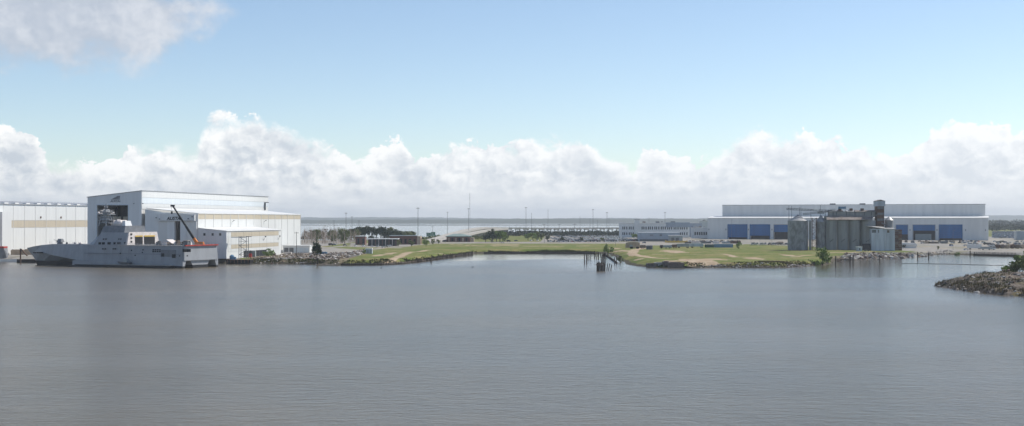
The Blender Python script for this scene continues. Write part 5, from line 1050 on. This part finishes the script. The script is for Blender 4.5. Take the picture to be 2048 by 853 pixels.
MB().bar((wt * .6, -1, gh(446)), (wt * 2.0, -2, gh(458)), 1.0).build('down_spout', 'steel', tw); MB().bar((0, -1, gh(430)), (-7, -1, gh(440)), .7).build('feed_spout', 'steel', tw)
t = thing('small_bin', 'small grey bin with cone roof right of the elevator tower', 'grain bin', (gX(1783), GD + 7, 3)); MB().tube((0, 0, -.2), (0, 0, gh(441)), 3.4, 3.4, 24).build('shell', 'silo', t); MB().tube((0, 0, gh(441)), (0, 0, gh(434)), 3.8, .5, 24).build('cone_roof', 'galv_roof', t)
ws = thing('white_shed', 'tall white metal shed with lean-to roofs before the elevator tower', 'shed', (gX(1739), GD - 6, 3)); sq = lambda px: gX(px, GD - 6) - gX(1739, GD - 6); sh_ = lambda py: gZ(py, GD - 6) - 3
B(0, sq(1770), 0, 7, -.2, sh_(458)).build('wall', 'shed_white', ws); B(sq(1770) + .01, sq(1786), .6, 7, -.2, sh_(458.5)).build('side_bay', 'shed_white', ws)
MB().hexa([(-2.9, -.8, sh_(453.6)), (sq(1768), -.8, sh_(459)), (sq(1768), 7.4, sh_(457)), (-2.9, 7.4, sh_(452))], [(-2.9, -.8, sh_(452.8)), (sq(1768), -.8, sh_(458.2)), (sq(1768), 7.4, sh_(454)), (-2.9, 7.4, sh_(451.6))]).build('lean_roof', 'galv_roof', ws)
MB().hexa([(sq(1769), -.2, sh_(459.5)), (sq(1786), -.2, sh_(459.5)), (sq(1786), 7.4, sh_(457)), (sq(1769), 7.4, sh_(457))], [(sq(1769), -.2, sh_(458.4)), (sq(1786), -.2, sh_(458.4)), (sq(1786), 7.4, sh_(455.5)), (sq(1769), 7.4, sh_(455.5))]).build('side_roof', 'galv_roof', ws)
B(sq(1740), sq(1748), -.08, 0, sh_(466), sh_(460)).build('opening', 'steel', ws); B(sq(1752), sq(1754), -.08, 0, sh_(466), sh_(460)).build('opening', 'steel', ws); B(sq(1769.5), sq(1775), .5, .6, sh_(466), sh_(461)).build('opening', 'wood_old', ws)
for px in (1745, 1752, 1760, 1767): B(sq(px), sq(px) + .12, -.06, 0, 0, sh_(468)).build('sheet_seam', 'right_clad', ws)
B(sq(1724), sq(1738.5), 2, 6, -.2, sh_(488)).build('low_bay', 'dark_in', ws)
rt = thing('rusty_stack', 'rusty brown stack of crates right of the white shed', 'stack', (gX(1787.5), GD - 3, 3))
for i in range(10):
    for j in range(2): B(j * 3 + .05 * (i % 3), j * 3 + 2.85, .1 * (i % 2), 4, i * 1.72, i * 1.72 + 1.6).build('crate', 'rust' if (i + j) % 3 else 'wood_old', rt)
cb = thing('conveyor_bridge', 'skeletal conveyor truss reaching left over the corrugated bins', 'conveyor', (gX(1577), GD + 7, 3)); cq = lambda px: gX(px, GD + 7) - gX(1577, GD + 7); ch = lambda py: gZ(py, GD + 7) - 3
for dz_ in (0, 1.1): MB().bar((0, 0, ch(419.5) + dz_), (cq(1668), 0, ch(424) + dz_), .42).bar((0, 2, ch(419.5) + dz_), (cq(1668), 2, ch(424) + dz_), .42).build('chord', 'steel', cb)
for i in range(16):
    x = cq(1577) + cq(1668) * i / 16; MB().bar((x, 0, ch(419.5 + 4.5 * i / 16)), (x + cq(1668) / 16, 0, ch(419.5 + 4.5 * (i + 1) / 16) + 1.1), .2).build('web_member', 'steel', cb)
for dz_ in (0, .9): MB().bar((cq(1610), 1, ch(430) + dz_), (cq(1664), 1, ch(424) + dz_), .4).build('lower_conveyor', 'steel', cb)
for px, pb, pt in ((1582, 440, 411), (1587.5, 440, 412), (1603, 436, 415), (1606, 433, 414), (1626, 437, 424), (1645, 434, 410), (1655, 440, 421), (1661, 440, 420)): MB().bar((cq(px), 1, ch(pb) - 1), (cq(px), 1, ch(pt)), .28).build('support', 'steel', cb)
B(cq(1640), cq(1652), -.5, 2.5, ch(428), ch(424)).build('drive_house', 'galv', cb); B(cq(1631), cq(1641), -.3, 2.3, ch(421.2), ch(419)).build('pale_hood', 'roof_white', cb)
t, w_, h = blockb('silo_kiosk', 1714, 1724.5, 503, 495, 3.5, 'tiny white kiosk at the foot of the concrete silos', 'shed_white', over=.15); B(w_ * .4, w_ * .65, -.06, 0, h * .35, h * .75).build('window', 'glass', t)
t, w_, h = blockb('open_tent', 1806, 1833, 497, 492.5, 9, 'low canopy with bright white roof right of the rusty stack', 'right_clad', over=.2)
MB().prism([(-.5, h + .62), (w_ + .5, h + .62), (w_ * .9, h + 2.6), (-.2, h + 2.8)], -.6, 9.5).build('white_canopy', 'roof_white', t)
treepx('round', 1645, 528, 490, 'bright green tree on the shore before the silos', w=.95)
treepx('bush', 1657, 527, 510, 'low green bush right of the shore tree', 'bush', z=1.5, w=1.2); treepx('bush', 1636, 528.5, 515, 'low dark bush left of the shore tree', 'bush', z=1.5)
treepx('bush', 1478, 498, 484, 'dark bush at the end of the blue container', 'bush', w=.8); treepx('dark', 1807, 497, 488, 'dark bush beside the white canopy', 'bush', w=1.3, name='bush'); treepx('olive', 1876, 501, 491, 'single small tree on the yard right of the canopy', w=.6)
treepx('bush', 1915, 511, 502, 'dark bush on the riprap point', 'bush', w=1.2)
# ------------------------------------------------------------------ trucks, trailers, containers
def container(px0, px1, py, h, m, label, name='shipping_container', ribs=9, wheels=False):
    d = dy_(py, 3.0); x0 = XX(px0, d); L = XX(px1, d) - x0; z = gz(x0, d); t = thing(name, label, 'trailer' if wheels else 'container', (x0, d, z), 0); b0 = 1.1 if wheels else .1
    B(0, L, 0, 2.5, b0, b0 + h).build('body', m, t); B(-.05, L + .05, -.05, 2.55, b0 + h + .005, b0 + h + .12).build('top', 'roof_white' if m != 'blue_c' and m != 'green_c' else m, t)
    for i in range(ribs): B(.3 + (L - .6) * i / ribs, .3 + (L - .6) * i / ribs + .15, -.06, 0, b0 + .1, b0 + h - .1).build('rib', m, t)
    if wheels:
        for x in (L * .12, L * .2, L * .8, L * .9): MB().tube((x, .1, .5), (x, .5, .5), .5, .5, 12).build('wheel', 'tyre', t)
    else: B(.1, L - .1, .2, 2.3, -.1, .1).build('skid', 'steel', t)
    return t
container(1354, 1379, 496.5, 2.7, 'grey_c', 'grey-green box trailer left of the pale caravan', 'box_trailer', 7, True)
container(1380, 1407, 496, 2.7, 'shed_white', 'pale caravan trailer with dark window between the grey box and green container', 'box_trailer', 5, True)
container(1410, 1427.5, 495.5, 2.6, 'green_c', 'dark green container right of the pale caravan'); container(1428.2, 1466, 495.5, 2.9, 'blue_c', 'long blue container at the edge of the grass lot')
d = dy_(498, 3); t = thing('tan_truck', 'tan round-topped tank truck with big wheels on the grass', 'truck', (XX(1251, d), d, gz(XX(1251, d), d)), 0); L = XX(1279.5, d) - XX(1251, d)
MB().prism([(0, .8), (L, .8), (L, 4.6), (L * .93, 5.6), (L * .6, 6.1), (L * .25, 5.9), (.5, 5.1)], 0, 3.6).build('tank_body', 'tan', t); B(L * .9, L + .3, .2, 3.4, 5.2, 6).build('white_top', 'roof_white', t)
for x in (L * .38, L * .46, L * .8, L * .88): MB().tube((x, -.3, .9), (x, .25, .9), .9, .9, 14).build('wheel', 'tyre', t)
B(L * .3, L * .5, -.12, 0, 1.9, 3.4).build('grey_patch', 'grey_c', t)
t2 = thing('tan_box', 'small tan box trailer behind the tank truck', 'trailer', (XX(1280.5, d), d, gz(XX(1280.5, d), d)), 0); B(0, 4.6, 0, 2.5, .7, 3.2).build('body', 'wood_old', t2); B(4.65, 6.6, 0, 2.4, .7, 2.6).build('hitch_box', 'tan', t2)
for x in (1.5, 3.1): MB().tube((x, -.1, .4), (x, .3, .4), .4, .4, 12).build('wheel', 'tyre', t2)
d = dy_(501, 3); t = thing('dark_tank', 'dark twin drum tank beside the dirt track', 'tank', (XX(1293, d), d, gz(XX(1293, d), d)), 0)
for i in range(3): MB().tube((.9 + i * 1.5, 0, 0), (.9 + i * 1.5, 0, 2.6 + .5 * (i == 1)), .8, .75, 12).build('drum', 'steel', t)
B(0, 5.2, 1.4, 1.8, 0, 3.3).build('rack', 'navy_dark', t)
def truck(px0, px1, py, label, bodym, cabm, h=2.6, right=False):
    d = dy_(py, 3.0); x0 = XX(px0, d); L = XX(px1, d) - x0; t = thing('truck', label, 'truck', (x0, d, gz(x0, d)), 0); c = L * .26
    a, b = (0, c) if not right else (L - c, L)
    MB().prism([(a, .7), (b, .7), (b, 2.9), (a + .3, 2.9), (a, 1.9)] if not right else [(a, .7), (b, .7), (b, 1.9), (b - .3, 2.9), (a, 2.9)], 0, 2.4).build('cab', cabm, t); B(a + .2, b - .2, -.05, 0, 1.9, 2.6).build('cab_window', 'glass', t)
    a, b = (c + .3, L) if not right else (0, L - c - .3)
    B(a, b, .02, 2.4, .9, .9 + h * .8).build('load_bed', bodym, t)
    for x in (L * .13, L * .55, L * .85): MB().tube((x, -.12, .5), (x, .3, .5), .5, .5, 12).build('wheel', 'tyre', t)
truck(1320, 1342, 497.5, 'flatbed truck with dark cab at the road end of the dirt track', 'grey_c', 'dark_in', 2.4); truck(1340, 1354, 497, 'small truck with brown load left of the grey box trailer', 'rust', 'shed_white', 3)
truck(1962, 1992, 500, 'pale tipper truck at the right yard', 'grey_c', 'white_clad', 2.4, True)
container(1936, 1963, 499, 3.2, 'white_clad', 'white site trailer left of the tipper truck', 'site_trailer', 6, True)
random.seed(33); rr = random.Random(33)
for i in range(22): car(XX(1402 + i * 3.6, 1445) + rr.uniform(-.5, .5), 1445 + rr.uniform(-4, 4), 1.57 + rr.uniform(-.1, .1), 'in the yard before the leftmost blue door', 'cars before the blue doors', 3.02)
for i in range(18): car(XX(1502 + i * 4.4, 1300) + rr.uniform(-.6, .6), 1300 + rr.uniform(-12, 12), rr.choice((0, 1.57)), 'along the fence left of the largest grain bin', 'cars along the fence by the bins', 3.02)
for px, py, p, w in ((1932, 501, 'white', 'at the nose of the white site trailer'), (1733, 503, 'grey', 'between kiosk and white shed'), (1845, 488, 'white', 'left before the last blue doors'), (1880, 487.5, 'silver', 'middle before the last blue doors'), (1905, 487, 'white', 'right before the last blue door'), (1985, 497, 'white', 'right of the tipper truck'), (1288, 487, 'blue', 'behind the tan box trailer')): x, d = PT(px, py, 3.0); car(x, d, rr.choice((0, 3.1)), w, 'vehicles in the right yard', 3.02, p)
for i in range(34):
    px = 1243 + (i % 17) * 2.3; d = 1520 + (i // 17) * 60 + rr.uniform(-6, 6); car(XX(px, d), d, rr.choice((0, 3.14)) + rr.uniform(-.1, .1), 'left of the blue-grey warehouse, ' + ('near row' if i < 17 else 'back row') + (', left part' if i % 17 < 8 else ', right part'), 'cars left of the blue-grey warehouse', 3.02)
o = thing('barrier_row', 'row of yellow barriers before the grey shed', 'barriers', (XX(1330, 1420), 1420, 3))
for i in range(16): B(i * 1.55, i * 1.55 + 1.35, 0, .8, 0, 1.9 + .5 * (i % 3 == 0)).build('barrier', 'yellow', o)
for i, (px, m, l) in enumerate(((1376, 'wood_old', 'brown stack right of the yellow barriers'), (1392, 'tarp', 'pale pallet stack before the white-roofed building'), (1412, 'steel', 'dark scrap stack before the hall left end'), (1432, 'tarp', 'long pale stack at the hall left corner'), (1452, 'grey_c', 'grey panel stack at the first blue door'), (1470, 'rust', 'rusty stack below the first blue door'), (1560, 'tan', 'tan dirt stack below the third blue door'), (1850, 'tan', 'tan stack below the half-open blue door'), (1866, 'wood_old', 'brown stack right of the half-open blue door'), (1888, 'steel', 'dark stack below the last blue door'))):
    crate(px, 487.5, 3.2 + (i % 3), 2, 1.8 + .5 * (i % 2), m, l, 'stack', 'material_stack')
for i, px in enumerate((1996, 2006, 2016, 2026, 2036, 2046)):
    d = 1130; o = MB().tube((0, 0, 1.9), (0, 3.4, 1.9), 1.9, 1.9, 18).tube((0, -.12, 1.9), (0, 0, 1.9), .6, .6, 12).tube((0, -.25, 1.9), (0, -.1, 1.9), 1.6, 1.8, 18).build('cable_drum', ('rust', 'wood_old', 'tan')[i % 3]); o.location = (XX(px, d), d, 2.95); tag(o, ('leftmost', 'second', 'third', 'fourth', 'fifth', 'rightmost')[i] + ' of the big drums by the right yard edge', 'drum', 'drums by the right yard edge')
t, w_, h = blockb('blue_cabin', 2033, 2048, 478, 463, 8, 'blue-grey cabin at the right picture edge', 'office_blue', d=1600)
fn = thing('yard_fence', 'thin wire fence posts left of the largest grain bin', 'fence', (XX(1500, 1235), 1235, 3)); LF = XX(1582, 1235) - XX(1500, 1235)
for i in range(14): MB().tube((LF * i / 13, 0, -.3), (LF * i / 13, 0, 2.6), .09, n=5).build('post', 'steel', fn)
for z in (.6, 1.5, 2.4): MB().bar((0, 0, z), (LF, 0, z), .04).build('wire', 'steel', fn)
for px, d, y0, l in ((1502, 1240, 478, 'left lamp post along the wire fence'), (1520, 1260, 476, 'middle lamp post along the wire fence'), (1543, 1260, 475, 'right lamp post along the wire fence'), (1463, 1640, 440, 'thin mast before the first blue door'), (1906, 1085, 461, 'lamp post before the last blue door')): pole(px, y0, d, l, 'lamp post', 'lamp_post', .12, head='arm')
for i in range(46):
    px = rr.uniform(1900, 2060); py = rr.choice((484.5, 487, 490, 493)); x, d = PT(px, py, 3.0); car(x, d, rr.choice((0, 1.57, .8)), 'in the far right yard, ' + ('beside the hall corner' if px < 1940 else 'behind the site trailer' if px < 1985 else 'among the big drums') + {484.5: ', farthest row', 487: ', third row', 490: ', second row', 493: ', nearest row'}[py], 'vehicles in the far right yard', 3.02)
for i in range(26):
    px = 1596 + i * 13.5 if i > 14 else 1380 + i * 7; x, d = PT(px, 484 + (i % 3) * 1.4, 3.0); o = MB().box(-1.8, 1.8, -.9, .9, 0, 1.1 + .5 * (i % 3)).box(-1.2, 1.5, -.6, .7, 1.15 + .5 * (i % 3), 1.9 + .5 * (i % 3)).build('pallet_load', ('tarp', 'wood_old', 'steel', 'tan', 'rust')[i % 5]); o.location = (x, d, 2.99); o.rotation_euler.z = i * .7
    tag(o, ('pale', 'brown', 'dark grey', 'tan', 'rusty')[i % 5] + ' pallet load in the yard ' + ('left of the grain bins' if px < 1560 else 'behind the silos' if px < 1800 else 'right of the silos') + (', near line' if i % 3 == 2 else ', middle line' if i % 3 else ', far line'), 'pallet', 'pallet loads before the blue-door hall')
# dark bulkhead and boom at the right channel
t = bulkhead('sheet_bulkhead', [(1946, 511.4), (1975, 512), (2005, 512.8), (2032, 513.4)], 'dark sheet bulkhead across the end of the right channel', .9, 2.6, 2.9, 9)
bo = MB(); q = [PT(px, py) for px, py in ((1803, 527.3), (1830, 527.6), (1870, 528.4), (1910, 529), (1950, 530.3), (1985, 531.2), (2006, 531))]
for a, b in zip(q, q[1:]): bo.tube((*a, .02), (*b, .02), .2, .2, 6)
tag(bo.build('floating_boom', 'dark'), 'thin dark floating boom across the right channel', 'boom')
# ------------------------------------------------------------------ spit rocks and scrub
rb_ = thing('spit_boulders', 'broken stones and slabs heaped over the near rubble spit', 'stones', (200, 530, 0)); rr = random.Random(8)
pts_ = []
while len(pts_) < 290:
    x, y = rr.uniform(172, 250), rr.uniform(465, 600)
    if x / y > .42 or signed(np.array([x]), np.array([y]), SPIT)[0] < -1: continue
    pts_.append((x, y))
PA = np.array(pts_); zz_ = spit_z(PA[:, 0], PA[:, 1])
for (x, y), z in zip(pts_, zz_):
    s = rr.uniform(.4, 1.15) * (1.5 if rr.random() < .1 else 1); near = z < 1.0
    e = inst('rock', rk[rr.choice((0, 1, 2, 1, 2))] if not near else rk[rr.choice((0, 1, 3))], (x - 200, y - 530, max(z, -.2) + s * .15), rr.uniform(0, 6.28), (s, s, s * .8), rb_); e.rotation_euler.x = rr.uniform(-.5, .5)
def spit_tuft(name, n, m, cond, h0, h1, label, seed):
    r = np.random.default_rng(seed); X = r.uniform(172, 262, n); Y = r.uniform(462, 600, n); s = signed(X, Y, SPIT); Z = spit_z(X, Y); ok = cond(X, Y, s, Z) & (vnoise(X, Y, 6, seed) > .42); V = []; Q = []
    for x, y, z in zip(X[ok], Y[ok], Z[ok]):
        a = r.random() * 6.28; w = r.uniform(.06, .16); h = r.uniform(h0, h1); dx, dy = math.cos(a) * w, math.sin(a) * w; o = len(V); lx, ly = r.normal(size=2) * h * .3
        V += [(x - dx, y - dy, z - .1), (x + dx, y + dy, z - .1), (x + lx, y + ly, z + h)]; Q.append((o, o + 1, o + 2))
    me = bpy.data.meshes.new(name); me.from_pydata(V, [], Q); me.materials.append(MATS[m]); o = bpy.data.objects.new(name, me); C.objects.link(o); tag(o, label, 'weeds', kind='stuff')
spit_tuft('spit_weeds', 60000, 'reed_dry', lambda X, Y, s, Z: (s > .5) & (s < 9), .4, 1.5, 'dry weeds on the rubble spit', 3); spit_tuft('spit_green_weeds', 30000, 'reed', lambda X, Y, s, Z: (s > 1) & (s < 25), .3, 1.2, 'green weeds on the rubble spit', 5)
for i, (x, y, h, k) in enumerate(((XX(2034, 566), 566, 7.0, 'olive'), (XX(2046, 570), 570, 9.5, 'round'), (XX(2056, 560), 560, 9.0, 'olive'), (XX(2024, 572), 572, 6.0, 'bush'), (XX(2062, 580), 580, 12, 'round'), (XX(2013, 566), 566, 3.6, 'bush'))):
    t = tree(k, x, y, h, ('dense green scrub tree on the back of the spit', 'tall green scrub tree on the spit by the picture edge', 'olive scrub tree on the spit at the picture edge', 'low bush at the left of the spit scrub', 'tallest green scrub tree behind the spit', 'small bush at the left end of the spit scrub')[i], 'bush', w=1.25, name='bush'); t.location.z = float(spit_z(np.array([x]), np.array([y]))[0]) - .2
# ------------------------------------------------------------------ far right: car fields and woods
rr = random.Random(2)
cars_stuff('distant_cars', [(XX(1985 + rr.random() * 90, d_), d_) for d_ in [rr.choice([1750 + k * 24 for k in range(40)]) + rr.uniform(-2, 2) for _ in range(1100)]], 'mass of far parked cars right of the long hall', 2)
def wood(name, x0, x1, y0, y1, n, h, m, label, seed, z=2.5):
    r = np.random.default_rng(seed); V = []; Q = []
    for _ in range(n):
        x = r.uniform(x0, x1); y = r.uniform(y0, y1); hh = h * r.uniform(.6, 1.1); w = hh * r.uniform(.4, .8); k = 26
        d = r.normal(size=(k, 3)); d /= np.linalg.norm(d, axis=1)[:, None]; p = np.array([x, y, z + hh * .5]) + d * np.array([w, w, hh * .5]) * r.uniform(.5, 1, (k, 1)); a = r.normal(size=(k, 3)); b = r.normal(size=(k, 3)); s = hh * .16
        a *= s / np.linalg.norm(a, axis=1)[:, None]; b *= s / np.linalg.norm(b, axis=1)[:, None]; o = len(V); V += np.stack([p - a, p + b, p + a, p - b], 1).reshape(-1, 3).tolist(); Q += (np.arange(4 * k).reshape(-1, 4) + o).tolist()
    me = bpy.data.meshes.new(name); me.from_pydata(V, [], Q); me.materials.append(MATS[m]); o = bpy.data.objects.new(name, me); C.objects.link(o); tag(o, label, 'wood', kind='stuff')
wood('distant_wood', 450, 2600, 2900, 3600, 1500, 16, 'forest', 'distant wood beyond the car fields', 1); wood('distant_wood', 800, 4200, 4400, 5600, 1500, 24, 'forest', 'farthest wood below the right hills', 2)
wood('viaduct_scrub', -60, 330, 1990, 2140, 700, 8, 'forest', 'scrub belt below the viaduct', 3); wood('ramp_scrub', -110, -10, 1640, 1900, 160, 5, 'leaf_c', 'scrub beside the highway ramps', 4); wood('shore_scrub', -420, -90, 1640, 1700, 160, 5, 'forest', 'dark scrub along the bay shore', 5)
# ------------------------------------------------------------------ haze
hz = bpy.data.materials.new('haze'); hz.use_nodes = True; nt = hz.node_tree; nt.nodes.clear()
pv_ = N('ShaderNodeVolumePrincipled'); pv_.inputs['Color'].default_value = (.88, .94, 1, 1); pv_.inputs['Density'].default_value = 6.5e-5; pv_.inputs['Anisotropy'].default_value = .1
ou = N('ShaderNodeOutputMaterial'); nt.links.new(pv_.outputs[0], ou.inputs['Volume']); MATS['haze'] = hz
tag(B(-23000, 23000, -2900, 24000, -4, 185).build('haze', 'haze'), 'thin pale haze over the river and bay', kind='stuff')
